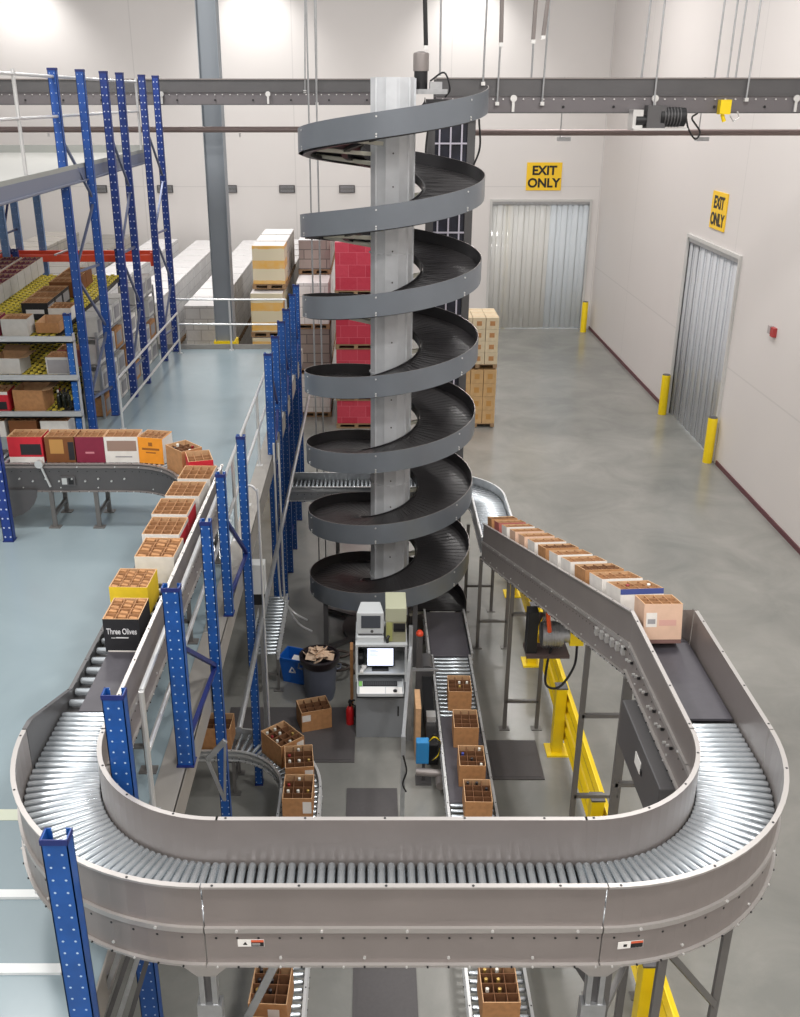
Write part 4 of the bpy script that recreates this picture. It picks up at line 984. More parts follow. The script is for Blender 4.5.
# --- cartons on the ground conveyors
gcart = [(-2.35, 10.09, 90, 'brown carton farthest along the low curved conveyor behind the blue posts'), (-1.93, 10.10, 88, 'brown carton second along the low curved conveyor behind the blue posts'), (-1.08, 9.84, 40, 'brown bottle carton turned on the bend of the low curved conveyor'),
         (-.85, 9.40, 6, 'brown bottle carton just past the bend of the low curved conveyor'), (-.82, 8.86, 0, 'brown bottle carton nearest the raised loop on the low curved conveyor')]
for i, (x, y, a, lab) in enumerate(gcart):
    w, d, h = (.34, .42, .31)
    if i >= 3: w, d = .33, .42
    c = carton((x, y, GZ+.002), R(a), w, d, h, KR, 3, 4, lab, drop=.012)
    if i >= 2:
        fill(c, w, d, h, 3, 4, [(0,3),(1,3),(0,2),(1,2),(2,1),(1,0),(0,1)] if i == 2 else [(1,3),(0,1),(0,2),(1,1),(2,1)] , 'bottle in the brown carton %s of the low curved conveyor' % ['','','turned on the bend','just past the bend','nearest the loop'][i], 'bottles in carton %s' % ['','','on the bend','past the bend','nearest the loop'][i], (0, 0, 1, 0, 4))
        panel(c, w, d, h, .68, .97, .35, .85, CW, 'paper_label')
for i, (x, y, n) in enumerate(((458, 690, 0), (464, 725, 1), (470, 762, 2), (476, 797, 3))):
    p = at(x, y-6, OZ+.3); w, d, h = .31, .40, .30
    c = carton((p.x+.02, p.y, OZ+.008), R(-1.5), w, d, h, KR, 3, 4, ['brown carton farthest back on the outlet roller conveyor by the computer', 'brown carton full of plain cells, second on the outlet roller conveyor', 'brown carton with a blue capped bottle on the outlet roller conveyor', 'brown carton on the outlet roller conveyor nearest the raised loop'][i], drop=.01)
    cells = [[(1,2),(2,2),(1,1)], [], [(2,3),(0,2),(2,0),(1,1)], [(0,3),(1,3),(2,2)]][i]
    fill(c, w, d, h, 3, 4, cells, ['bottle in the farthest carton on the outlet conveyor', '', 'bottle in the third carton on the outlet conveyor', 'dark capped bottle in the nearest carton on the outlet conveyor behind the loop'][i], ['bottles in the farthest outlet carton', '', 'bottles in the third outlet carton', 'bottles in the fourth outlet carton'][i], (0, 0, 4) if i == 0 else ((0, 3, 0, 2) if i == 2 else (2,)))
# below the loop
for i, (x, y, zz, lab) in enumerate(((271, 985, GZ, 'open brown bottle carton on the low conveyor below the front of the loop'), (262, 1030, GZ, 'next brown carton on the low conveyor at the bottom edge'), (499, 984, OZ, 'brown carton with six bottle tops below the front of the loop at right'))):
    p = at(x, y, zz+.3); w, d, h = .33, .42, .31; X = -.82 if i < 2 else ox+.0
    if i == 1: p.y -= .1
    c = carton((p.x, p.y, zz+.008), R(-3 if i < 2 else 0), w, d, h, KR, 3, 4, lab, drop=.01)
    if i != 1: fill(c, w, d, h, 3, 4, [(0,3),(1,3),(0,2),(1,2),(0,1),(1,1)] , 'bottle in the %s carton below the front of the loop' % ['left','','right'][i], ['bottles in the carton under the loop at left', '', 'bottles in the carton under the loop at right'][i], (4, 0, 4) if i else (2, 4, 2))
    if i == 0: panel(c, w, d, h, .5, .8, .4, .8, CW, 'paper_label')
# single carton on the floor
p = at(315, 716, 0); c = carton((p.x, 11.35, 0), R(17), .42, .33, .33, KR, 4, 3, 'open brown divided carton standing alone on the floor near the computer cabinet', drop=.01)
panel(c, .42, .33, .33, .02, .3, .55, .85, CW, 'paper_label')

# ================================================================ FLOOR MATS
def fmat(label, x0, x1, y0, y1):
    b = MB(); b.box(0, x1-x0, 0, y1-y0, 0, .015); b.box(.04, x1-x0-.04, .04, y1-y0-.04, .015, .02)
    o = b.build('floor_mat', MAT_); o.location = (x0, y0, 0); tag(o, label, 'mat')
p = at(200, 758, 0); q = at(356, 706, 0); fmat('large grey rubber mat left of the computer cabinet', -2.0, -.23, p.y-.1, q.y-.05)
p = at(347, 830, 0); q = at(397, 789, 0); fmat('small dark rubber mat just behind the front of the loop', at(347,789,0).x, at(397,789,0).x, p.y, q.y)
p = at(485, 780, 0); q = at(535, 741, 0); fmat('grey rubber mat right of the outlet conveyor', 1.52, q.x, p.y, q.y)
fmat('dark rubber mat below the front of the loop at the bottom edge', at(353,990,0).x, at(417,990,0).x, 5.9, 7.9)

# ================================================================ COMPUTER CABINET
cy0 = 11.05; X0 = -.215; X1 = .46; ZC = 1.42
PG = mat('cabinet_grey', (138, 142, 146), .5, .1); PL = mat('cabinet_light_grey', (186, 190, 192), .5)
t = thing('computer_cabinet', 'grey steel computer cabinet on the floor below the spiral', 'cabinet', ((X0+X1)/2, 11.3, 0), world=True)
b = MB(); b.box(X0, X1, cy0, cy0+.6, 0, .88); b.build('lower_body', PG, t, bevel=.006)
b = MB(); b.box(X0, X0+.03, cy0, cy0+.6, .88, ZC); b.box(X1-.03, X1, cy0, cy0+.6, .88, ZC); b.box(X0, X1, cy0+.57, cy0+.6, .88, ZC); b.box(X0, X1, cy0-.01, cy0+.6, ZC, ZC+.03); b.box(X0+.03, X1-.03, cy0, cy0+.57, .99, 1.01); b.build('upper_shell', PL, t)
b = MB(); b.box(X0+.02, X1-.05, cy0-.36, cy0-.001, .87, .89); b.box(X0+.02, X1-.05, cy0-.36, cy0-.35, .87, .93); b.box(X0+.02, X0+.03, cy0-.36, cy0-.001, .87, .93); b.box(X1-.06, X1-.05, cy0-.36, cy0-.001, .87, .93); b.build('keyboard_tray', PL, t)
b = MB(); b.box(X1-.12, X1-.1, cy0-.012, cy0, .35, .5); b.build('door_handle', BLACK, t)
t = thing('monitor', 'lit flat screen monitor standing inside the computer cabinet', 'monitor', (.12, cy0+.3, 1.01), world=True)
b = MB(); b.box(-.08, .3, cy0+.12, cy0+.16, 1.04, 1.34); b.build('housing', BLACK, t, bevel=.008)
b = MB(); b.box(-.06, .28, cy0+.115, cy0+.12, 1.06, 1.32); b.build('screen', mat('lit_screen', (225, 235, 255), .3, emit=1.3), t)
b = MB(); b.box(.07, .15, cy0+.16, cy0+.19, 1.02, 1.1); b.box(0, .22, cy0+.06, cy0+.26, 1.01, 1.025); b.build('stand', BLACK, t)
b = MB()
for k in range(6): b.box(-.03, .06+.03*(k % 3), cy0+.112, cy0+.1152, 1.29-.02*k, 1.295-.02*k)
b.build('screen_text', mat('screen_grey', (120, 130, 150), .5), t)
t = thing('small_speaker', 'small black speaker beside the lit monitor in the cabinet', 'speaker', (-.14, cy0+.3, 1.01), world=True)
b = MB(); b.box(-.18, -.11, cy0+.2, cy0+.3, 1.01, 1.2); b.build('housing', BLACK, t, bevel=.006); b = MB(); b.tube([(-.145,cy0+.2,1.13),(-.145,cy0+.195,1.13)], .025, 12); b.build('cone', STEEL_D, t)
t = thing('handheld_scanner', 'white handheld scanner lying on the cabinet shelf left of the monitor', 'scanner', (-.07, cy0+.08, 1.01), world=True)
b = MB(); b.bar((-.14,cy0-.0,1.03),(-.11,cy0+.09,1.04),.04,.03); b.bar((-.11,cy0+.09,1.04),(-.1,cy0+.12,1.05),.06,.04); b.build('body', WHITE, t)
t = thing('keyboard', 'black keyboard on the pull out tray of the computer cabinet', 'keyboard', (.1, cy0-.08, .89), world=True)
b = MB(); b.box(-.12, .33, cy0-.12, cy0-.01, .89, .905); b.build('case', BLACK, t, bevel=.003)
b = MB()
for i in range(15):
    for j in range(4): b.box(-.11+i*.029, -.087+i*.029, cy0-.112+j*.025, cy0-.092+j*.025, .905, .911)
b.build('keys', mat('key_grey', (70, 72, 74), .5), t)
t = thing('paper_pad', 'white paper sheets lying on the front of the keyboard tray', 'paper', (.02, cy0-.2, .89), world=True)
b = MB(); b.box(-.16, .17, cy0-.34, cy0-.15, .89, .9); b.build('sheets', WHITE, t); b = MB(); b.box(-.17, -.13, cy0-.12, cy0-.02, .89, .902); b.build('green_note', mat('green_note', (130, 190, 100), .5), t)
t = thing('mouse_mat', 'white mouse mat with a black mouse at the right of the tray', 'mouse mat', (.3, cy0-.2, .89), world=True)
b = MB(); b.box(.18, .395, cy0-.34, cy0-.15, .89, .897); b.build('mat', WHITE, t)
t = thing('computer_mouse', 'small black computer mouse on the white mouse mat', 'mouse', (.29, cy0-.2, .897), world=True)
b = MB(); b.lathe((.3,cy0-.25,.897), [(.025,0),(.028,.01),(.022,.022),(.008,.028)], 12); b.build('body', BLACK, t, smooth=True)
# old monitor and label printer on top
BG = mat('beige_plastic', (196, 200, 202), .5); BG2 = mat('olive_beige_plastic', (172, 174, 150), .5); BG3 = mat('darker_beige_plastic', (150, 148, 122), .5)
zt = ZC+.03
t = thing('crt_terminal', 'old boxy grey terminal with a dark screen on top of the cabinet', 'monitor', (-.03, cy0+.3, zt), world=True)
b = MB(); b.add([(-.2,cy0+.08,zt+.11),(.155,cy0+.08,zt+.11),(.155,cy0+.08,zt+.42),(-.2,cy0+.08,zt+.42),(-.15,cy0+.5,zt+.13),(.11,cy0+.5,zt+.13),(.11,cy0+.5,zt+.36),(-.15,cy0+.5,zt+.36)], [(0,1,2,3),(5,4,7,6),(0,4,5,1),(1,5,6,2),(2,6,7,3),(3,7,4,0)]); b.build('housing', BG, t, bevel=.01)
b = MB(); b.box(-.14, .11, cy0+.07, cy0+.08, zt+.2, zt+.38); b.build('screen', mat('dark_screen', (70, 74, 82), .2), t)
b = MB(); b.box(-.2, .155, cy0+.05, cy0+.5, zt, zt+.08); b.build('base_unit', BG, t, bevel=.006)
b = MB(); b.box(-.18, .135, cy0+.1, cy0+.45, zt+.08, zt+.11); b.build('neck', STEEL_D, t)
b = MB(); b.tube([(0,cy0+.079,zt+.15),(0,cy0+.073,zt+.15)], .02, 12); b.build('badge', STEEL_D, t)
t = thing('label_printer', 'tall olive beige label printer on top of the cabinet beside the terminal', 'printer', (.32, cy0+.3, zt), world=True)
b = MB(); b.box(.18, .44, cy0+.06, cy0+.5, zt, zt+.42); b.build('housing', BG3, t, bevel=.008)
b = MB(); b.box(.175, .445, cy0+.055, cy0+.51, zt+.3, zt+.5); b.build('lid', BG2, t, bevel=.008)
b = MB(); b.box(.28, .43, cy0+.04, cy0+.06, zt+.2, zt+.28); b.box(.28, .43, cy0+.03, cy0+.06, zt+.17, zt+.19); b.build('paper_slot', BLACK, t)
b = MB(); b.box(.185, .265, cy0+.05, cy0+.06, zt+.02, zt+.29); b.build('key_panel', mat('olive_panel', (158, 160, 100), .5), t)
b = MB(); b.tube([(.2,cy0+.05,zt+.0),(.2,cy0+.03,zt+.08),(.22,cy0+.05,zt+.1)], .02, 8); b.build('dark_cord', BLACK, t)
# frame right of the cabinet with cables
t = thing('station_frame', 'thin silver upright frame between the cabinet and the outlet conveyor', 'frame', (.52, 9.9, 0), world=True)
for x, y in ((.36, 9.35), (.5, 11.0)): b = MB(); b.box(x-.025, x+.025, y-.025, y+.025, 0, 1.75 if y > 10 else 1.25); b.build('post', GALV, t)
b = MB(); b.bar((.36,9.35,1.23),(.5,11.0,1.45),.04,.04); b.bar((.5,11.0,1.1),(.87,11.0,1.1),.03,.03); b.build('rail', GALV, t)
b = MB(); b.tube(cr([(.36,9.32,1.0),(.4,9.3,.8),(.36,9.32,.6),(.4,9.3,.5)]), .01, 8); b.build('cable', BLACK, t, smooth=True)
t = thing('stop_button', 'red push button on a dark post right of the label printer', 'button', (.62, 11.3, 0), world=True)
b = MB(); b.box(.59, .67, 11.28, 11.36, 0, 1.45); b.build('post', STEEL_D, t); b = MB(); b.lathe((.63,11.3,1.45), [(.05,0),(.05,.03),(.03,.06)], 14); b.build('button', mat('button_red', (214, 70, 40), .4), t)
t = thing('folded_carton', 'tan flattened carton standing between cabinet and conveyor', 'box', (.6, 10.8, 0), world=True)
b = MB(); b.box(.56, .63, 10.55, 11.0, 0, .8); b.build('card', KRAFT_L, t)
t = thing('folded_carton', 'tan flattened carton leaning at the left side of the cabinet', 'box', (-.28, 11.5, 0), world=True)
b = MB(); b.box(-.30, -.26, 11.5, 11.7, 0, 1.1); b.build('card', KRAFT, t)
p = at(424, 748, .5)
t = thing('pneumatic_valve_unit', 'blue pneumatic valve unit with hoses beside the outlet conveyor', 'valve unit', (p.x, p.y, 0), world=True)
b = MB(); b.box(p.x-.1, p.x+.06, p.y-.06, p.y+.06, .3, .62); b.build('blue_body', mat('valve_blue', (40, 130, 190), .4), t, bevel=.01)
b = MB(); b.box(p.x-.02, p.x+.02, p.y-.02, p.y+.02, 0, .3); b.box(p.x-.1, p.x+.1, p.y-.1, p.y+.1, 0, .02); b.build('stand', STEEL_D, t)
for k, (m, o_) in enumerate(((YEL, 0), (BLACK, .03), (BLACK, -.04))):
    b = MB(); b.tube(cr([(p.x+.05,p.y-.02,.6),(p.x+.12,p.y-.05,.7-o_),(p.x+.2,p.y-.02,.6),(p.x+.18,p.y,.4+o_),(p.x+.1,p.y-.03,.34)]), .009, 8); b.build('hose', m, t, smooth=True)
b = MB(); b.tube([(p.x-.1,p.y-.1,.22),(p.x+.25,p.y-.12,.2)], .05, 12); b.tube([(p.x+.2,p.y-.15,.15),(p.x+.2,p.y-.3,.15)], .06, 12); b.build('cylinder', STEEL, t, smooth=True)
t = thing('conveyor_side_drive', 'dark motor and chain drive on the left side of the outlet conveyor', 'motor', (.74, 11.6, 0), world=True)
b = MB(); b.box(.7, .84, 10.3, 12.2, .12, .42); b.build('chain_guard', BLACK, t); b = MB(); b.tube([(.78,11.9,.5),(.78,12.25,.5)], .1, 14); b.build('motor_body', STEEL_D, t, smooth=True); b = MB(); b.box(.72, .84, 10.8, 10.95, .42, .5); b.build('terminal_box', BOLT, t)

absorb(t, og, 'chain_guard', 'chain_guard')
# ================================================================ BINS AND SMALL THINGS
p = at(320, 700, 0)
t = thing('trash_can', 'round grey trash can with black liner and torn cardboard inside', 'trash can', (p.x, 12.05, 0))
b = MB(); b.lathe((0,0,0), [(.2,0),(.22,.1),(.25,.62),(.275,.63),(.275,.67),(.25,.67),(.24,.6),(.2,.3)], 28); b.build('barrel', mat('grey_bin_plastic', (92, 98, 112), .5), t, smooth=True)
b = MB(); b.lathe((0,0,0), [(.245,.55),(.285,.6),(.29,.69),(.26,.7),(.235,.62),(.2,.5)], 28); b.build('liner', mat('black_liner', (38, 32, 36), .3), t, smooth=True)
for s in (-1, 1): b = MB(); b.tube([(s*.24,-.08,.5),(s*.3,-.05,.5),(s*.3,.05,.5),(s*.24,.08,.5)], .014, 8); b.build('handle', MATS['grey_bin_plastic'], t)
for i in range(18):
    b = MB(); a = i*2.4; r = .02+.009*i; Mx = Matrix.Translation((r*math.cos(a), r*math.sin(a), .76-.006*i)) @ Matrix.Rotation(a*1.3, 4, 'Z') @ Matrix.Rotation(.9*math.sin(i*2.3), 4, 'X') @ Matrix.Rotation(.7*math.cos(i*1.7), 4, 'Y')
    b.box(-.08, .08, -.05, .05, -.004, .004, 0, Mx); o = b.build('cardboard_scrap', mat('pale_scrap', (214, 186, 160), .8), None); o.location = (p.x, 12.05, 0); tag(o, 'torn pale cardboard scrap in the grey trash can', 'scrap', 'scraps in the trash can')
p = at(296, 685, 0)
t = thing('recycling_bin', 'blue plastic recycling bin with white symbol beside the trash can', 'bin', (p.x+.0, 12.5, 0), R(-20))
b = MB(); w0, w1, h = .17, .21, .42
def taper(w0, d0, w1, d1, z0, z1, b):
    b.add([(-w0,-d0,z0),(w0,-d0,z0),(w0,d0,z0),(-w0,d0,z0),(-w1,-d1,z1),(w1,-d1,z1),(w1,d1,z1),(-w1,d1,z1)], [(0,3,2,1),(0,1,5,4),(1,2,6,5),(2,3,7,6),(3,0,4,7)])
taper(.16, .12, .2, .16, 0, .42, b); BINB = mat('bin_blue', (20, 92, 180), .4)
o = b.build('body', BINB, t); s = o.modifiers.new('thick', 'SOLIDIFY'); s.thickness = .008
b = MB(); b.box(-.215,.215,-.175,-.155,.4,.43); b.box(-.215,.215,.155,.175,.4,.43); b.box(-.215,-.195,-.155,.155,.4,.43); b.box(.195,.215,-.155,.155,.4,.43); b.build('rim', BINB, t)
b = MB()
for k in range(3):
    a = R(90+120*k); a2 = R(90+120*(k+1)); b.bar((.06*math.cos(a),-.151,.23+.06*math.sin(a)),(.06*math.cos(a2)*.8+.012*math.cos(a),-.151,.23+.06*math.sin(a2)*.8),.006,.018,up=(0,0,1))
b.build('symbol', wt, t)
t2 = thing('paper_sheet', 'white paper sheet sticking out of the blue recycling bin', 'paper', (p.x+.02, 12.45, .33), R(-20))
b = MB(); b.box(-.1,.1,-.08,.12,0,.004, 0, Matrix.Rotation(R(14),4,'X')); b.build('sheet', WHITE, t2)
p = at(350, 726, 0)
t = thing('fire_extinguisher', 'small red bottle with black top on the floor left of the cabinet', 'extinguisher', (p.x, 11.35, 0))
b = MB(); b.lathe((0,0,0), [(.05,0),(.055,.01),(.055,.24),(.04,.28),(.02,.3)], 16); b.build('cylinder', mat('extinguisher_red', (200, 30, 34), .3), t, smooth=True)
b = MB(); b.lathe((0,0,.3), [(.018,0),(.018,.05),(.03,.06),(.015,.1)], 10); b.bar((0,0,.37),(.07,0,.4),.02,.02); b.build('valve_head', BLACK, t)
b = MB(); b.tube([(.02,0,.34),(.075,0,.3),(.07,0,.12)], .01, 8); b.build('hose', BLACK, t)
# clutter behind the trash can
t = thing('coiled_hose', 'dark coiled hose on the floor behind the trash can', 'hose', (-.45, 12.6, 0), world=True)
b = MB(); b.tube([(-.45+.18*math.cos(a/3), 12.6+.18*math.sin(a/3), .03+.012*a) for a in range(40)], .022, 8); b.build('coil', mat('brown_black_hose', (66, 56, 50), .6), t, smooth=True)

# ================================================================ YELLOW GUARD RAIL
gy = [4.3, 6.4, 8.58, 10.75, 12.95, 15.2, 17.4]; gx = 2.44
for i, y in enumerate(gy):
    t = thing('rail_post', ['yellow guard rail post at the bottom edge','yellow guard rail post hidden below the loop','yellow guard rail post with dark cap just behind the front of the loop','yellow guard rail post with dark cap in the middle of the rail','yellow guard rail post by the foot of the incline','yellow guard rail post behind the incline foot','yellow guard rail post at the far end beside the spiral bend'][i], 'post', (gx, y, 0))
    b = MB(); b.box(-.07, .07, -.07, .07, 0, 1.0); b.build('shaft', YEL, t, bevel=.008)
    b = MB(); b.box(-.075, .075, -.075, .075, 1.0, 1.02); b.build('cap', STEEL_D, t); b = MB(); b.box(-.14, .14, -.14, .14, 0, .025); b.build('base_plate', YEL, t)
for i in range(len(gy)-1):
    t = thing('guard_rail', 'yellow ribbed floor guard rail %s' % ['section under the front right of the loop','section directly below the loop','section just behind the loop','section beside the middle ladder stand','section below the foot of the incline','section farthest back by the bend'][i], 'guard rail', (gx+.12, (gy[i]+gy[i+1])/2, 0), world=True)
    pr = []
    for k in range(2):
        z = .22+.4*k
        pr = [(0,z),(.05,z+.03),(.05,z+.11),(0,z+.14),(0,z+.17),(.05,z+.2),(.05,z+.28),(0,z+.31),(-.012,z+.31),(.038,z+.28),(.038,z+.2),(-.012,z+.17),(-.012,z+.14),(.038,z+.11),(.038,z+.03),(-.012,z)]
        b = MB(); b.sweep([(Vector((gx+.085, gy[i]+.0, 0)), Vector((1,0,0))), (Vector((gx+.085, gy[i+1]-.004, 0)), Vector((1,0,0)))], [pr, pr]); b.build('ribbed_rail', YEL, t)
# ================================================================ PALLET LOADS
PAL = mat('pallet_wood', (150, 122, 92), .8, 0, .15, 8)
def pallet(t, x0, x1, y0, y1, z):
    b = MB()
    for k in range(3):
        x = x0+(x1-x0-.1)*k/2; b.box(x, x+.1, y0, y1, z+.02, z+.1)
    for k in range(6):
        y = y0+(y1-y0-.1)*k/5; b.box(x0, x1, y, y+.1, z+.1, z+.125); 
        if k % 2 == 0: b.box(x0, x1, y, y+.1, z, z+.02)
    b.build('pallet', PAL, t)
def load(label, x0, x1, y0, y1, z0, z1, m, group=None, top=None):
    t = thing('wrapped_pallet_load', label, 'pallet load', ((x0+x1)/2, (y0+y1)/2, z0), world=True, group=group)
    pallet(t, x0, x1, y0, y1, z0)
    b = MB(); b.box(x0+.02, x1-.02, y0+.02, y1-.02, z0+.125, z1, [0, 1, 0, 0, 0, 0]); b.build('wrapped_cartons', [m, top or m], t, bevel=.015)
    return t
WH = bricked('white_wrapped_cartons', (232, 231, 230), (222, 221, 221), (192, 190, 190), .36, .27, .010, .3)
WTOP = mat('white_wrap_top', (240, 238, 238), .25, 0, .03, 4)
def banded(name, c1, c2, p, th):
    m = mat(name, c1, .3); nt = m.node_tree; b = nt.nodes['Principled BSDF']
    tc = N(nt, 'ShaderNodeTexCoord'); s = N(nt, 'ShaderNodeSeparateXYZ'); nt.links.new(tc.outputs['Object'], s.inputs[0])
    no = N(nt, 'ShaderNodeTexNoise'); no.inputs['Scale'].default_value = 5; nt.links.new(tc.outputs['Object'], no.inputs['Vector'])
    z = mth(nt, 'ADD', s.outputs['Z'], mth(nt, 'MULTIPLY', no.outputs['Fac'], .06))
    k = mth(nt, 'LESS_THAN', mth(nt, 'FRACT', mth(nt, 'DIVIDE', z, p)), th); k = mth(nt, 'MULTIPLY', k, mth(nt, 'ADD', mth(nt, 'MULTIPLY', no.outputs['Fac'], .7), .35))
    mx = N(nt, 'ShaderNodeMix', data_type='RGBA'); nt.links.new(k, mx.inputs[0]); mx.inputs[6].default_value = lin(c1); mx.inputs[7].default_value = lin(c2)
    nt.links.new(mx.outputs[2], b.inputs['Base Color']); return m
YW = banded('yellow_banded_cartons', (226, 216, 188), (238, 178, 50), .5, .42)
YW_ = bricked('yellow_striped_cartons', (230, 224, 206), (236, 194, 84), (214, 190, 140), 3.0, .21, .006, .3, bias=-.15)
RW = bricked('red_wrapped_cartons', (184, 50, 70), (200, 70, 88), (206, 98, 112), .42, .3, .007, .3)
RTOP = mat('red_wrap_top', (206, 120, 130), .3)
BW = bricked('beige_wrapped_cartons', (190, 184, 172), (178, 172, 166), (140, 136, 130), .4, .25, .012, .4)
GW = bricked('brown_grey_wrapped_cartons', (158, 148, 142), (140, 128, 124), (100, 94, 92), .4, .25, .012, .4)
def rows(x0, w, Y0, n, dy, levels, m, top, what, group, skipf=None):
    for k in range(n):
        for j, (za, zb_) in enumerate(levels):
            y = Y0+k*dy
            load(what, x0, x0+w, y, y+dy-.06, za, zb_, m, group, top)
L3 = [(0, 1.1), (1.1, 2.2), (2.2, 3.3)]
rows(-4.62, .88, 24.0, 10, 1.2, [(0, 1.6), (1.6, 3.3)], WH, WTOP, 'white wrapped pallet load in the row left of the grey building column', 'white pallet row by the column')
rows(-6.3, .95, 24.0, 10, 1.2, [(0, 1.6), (1.6, 3.3)], WH, WTOP, 'white wrapped pallet load in the second row left of the grey building column', 'second white pallet row')
rows(-7.9, 1.0, 22.8, 11, 1.2, [(0, 1.6), (1.6, 3.35)], WH, WTOP, 'white wrapped pallet load in the row behind the tall blue racks', 'third white pallet row')
rows(-9.6, 1.1, 22.8, 11, 1.2, [(0, 1.7), (1.7, 3.5)], BW, BW, 'beige wrapped pallet load in the row behind the left racks', 'beige pallet row')
rows(-11.6, 1.2, 23.0, 10, 1.3, [(0, 1.8), (1.8, 3.6)], BW, BW, 'beige wrapped pallet load in the far left row', 'far left pallet row')
# yellow-and-white rows, four high
for k in range(8):
    y = 25.0+k*1.3
    for j, (za, zb_) in enumerate(((0, 1.1), (1.1, 2.28), (2.3, 3.42), (3.46, 4.55))):
        if j == 3 and k > 2: continue
        x0 = -3.06+(.0 if j > 2 else -.05)
        if j == 3 and k == 0: y_ = y+.35
        else: y_ = y
        lab = (['yellow striped pallet load at the bottom of the front stack behind the rail','second yellow striped pallet load from the bottom of the front stack','yellow striped pallet load third up in the front stack','topmost yellow striped pallet load of the front stack'][j]) if k == 0 else 'pale wrapped pallet load in the row behind the front yellow stack'
        load(lab, x0, x0+.86, y_, y_+(.85 if k == 0 and j == 3 else 1.2), za, zb_, YW if k == 0 else BW, None if k == 0 else 'row behind the yellow stack', WTOP)
# brownish rows between yellow and red
for k in range(6):
    for j, (za, zb_) in enumerate(((0, 1.2), (1.2, 2.4), (2.4, 3.6), (3.6, 4.5))):
        if k == 0 and j == 3: continue
        load('brown and white pallet load in the stack between yellow and red stacks', -1.98, -1.1, 25.5+k*1.3, 26.7+k*1.3, za, zb_, GW if j % 2 else WH, 'stacks between yellow and red', WTOP)
for j, (za, zb_) in enumerate(((0.0, .75), (.75, 2.1), (2.1, 3.45), (3.45, 4.75))):
    for k in range(2):
        load(['bottom','second','third','topmost'][j]+' red wrapped pallet load in the %s stack left of the spiral column' % ['front','rear'][k], -.93, .12, 24.5+1.3*k, 25.7+1.3*k, za, zb_, RW, None, RTOP)
# tan cartons piled on pallets at the right of the spiral, carton by carton
TAN = mat('tan_carton', (196, 160, 112), .7, 0, .08, 9); TAN2 = mat('pale_tan_carton', (206, 190, 160), .7, 0, .08, 9)
cm = {}
def tanbox(w, d, h, m):
    k = (w, d, h, m.name)
    if k not in cm:
        b = MB(); b.box(-w/2, w/2, -d/2, d/2, 0, h, 0); b.box(-w*.2, w*.2, -d/2-.002, -d/2, h*.3, h*.7, 1); b.box(-w/2-.001, w/2+.001, -.02, .02, h, h+.001, 1); cm[k] = b.mesh('carton', [m, mat('tan_print', (150, 116, 76), .7) if m is TAN else KRAFT])
    return cm[k]
for lvl in range(2):
    z = 0 if lvl == 0 else 1.58
    t = thing('pallet', ['wooden pallet on the floor under the tan cartons','upper wooden pallet between the two tan carton loads'][lvl], 'pallet', (2.7, 25.2, z), world=True)
    x0, x1, y0, y1 = 2.2, 3.2, 24.55, 25.75
    b = MB()
    for k in range(3): x = x0+(x1-x0-.1)*k/2; b.box(x, x+.1, y0, y1, z+.02, z+.1)
    b.build('stringers', PAL, t); b = MB()
    for k in range(6): y = y0+(y1-y0-.1)*k/5; b.box(x0, x1, y, y+.1, z+.1, z+.12)
    b.build('deck_boards', PAL, t)
    nr = 4; hh = .36 if lvl == 0 else .3
    for r in range(nr):
        for i in range(3):
            for j in range(3):
                off = .005*((i+j+r) % 3)
                o = link('carton', tanbox(.32, .38, hh-.006, TAN if lvl == 0 else TAN2), None, (x0+.17+i*.333+off*.4, y0+.2+j*.4, z+.121+r*hh))
                tag(o, 'tan carton in the %s load of the pallet stack right of the spiral' % ['lower', 'upper'][lvl], 'box', ['cartons of the lower tan load', 'cartons of the upper tan load'][lvl])

# ================================================================ FLOW RACK AT THE LEFT
FX0, FX1 = -8.2, -4.84; FY0, FY1 = 14.75, 19.4
t = thing('flow_rack', 'carton flow rack with yellow wheel lanes on the mezzanine at left', 'rack', ((FX0+FX1)/2, (FY0+FY1)/2, MZ), world=True)
levels = [(3.42, .04), (4.0, .04), (4.6, .048)]; 
for x in (-4.6, -6.9):
    upright(t, x, FY0, MZ, 5.0, dotted('flow_rack_blue', (30, 96, 176), (190, 210, 230), pz=.1), w=.1)
    upright(t, x if x < -5 else -4.92, FY1, MZ, 5.3, NAVY, w=.1)
b = MB(); b.box(-4.545, -4.53, FY0-.05, FY0+.04, MZ, 4.7); b.build('silver_edge', ALU, t)
YW2 = mat('wheel_yellow', (240, 220, 90), .5)
for li, (z, s) in enumerate(levels):
    b = MB(); b.box(FX0, -4.53, FY0-.1, FY0-.06, z-.03, z+.07); b.box(FX0, -4.53, FY0-.1, FY0-.0, z-.03, z-.01); b.build('shelf_rail', ALU, t)
    b = MB(); b.add([(FX0,FY0-.05,z-.03),(FX1,FY0-.05,z-.03),(FX1,FY1,z-.03+s*(FY1-FY0)),(FX0,FY1,z-.03+s*(FY1-FY0)),(FX0,FY0-.05,z-.05),(FX1,FY0-.05,z-.05),(FX1,FY1,z-.05+s*(FY1-FY0)),(FX0,FY1,z-.05+s*(FY1-FY0))],
                    [(0,1,2,3),(4,7,6,5),(0,4,5,1),(1,5,6,2),(2,6,7,3),(3,7,4,0)]); b.build('lane_bed', mat('lane_dark', (40, 36, 34), .6), t)
    b = MB(); x = FX0+.05; c = 0
    while x < FX1-.03:
        y = FY0+.02+(.075 if c % 2 else 0)
        while y < FY1-.05:
            zz = z-.012+s*(y-FY0); b.box(x-.03, x+.03, y-.035, y+.035, zz-.018, zz+.012); y += .15
        x += .1; c += 1
    o = b.build('lane_wheels', YW2, t); o['kind'] = 'stuff'
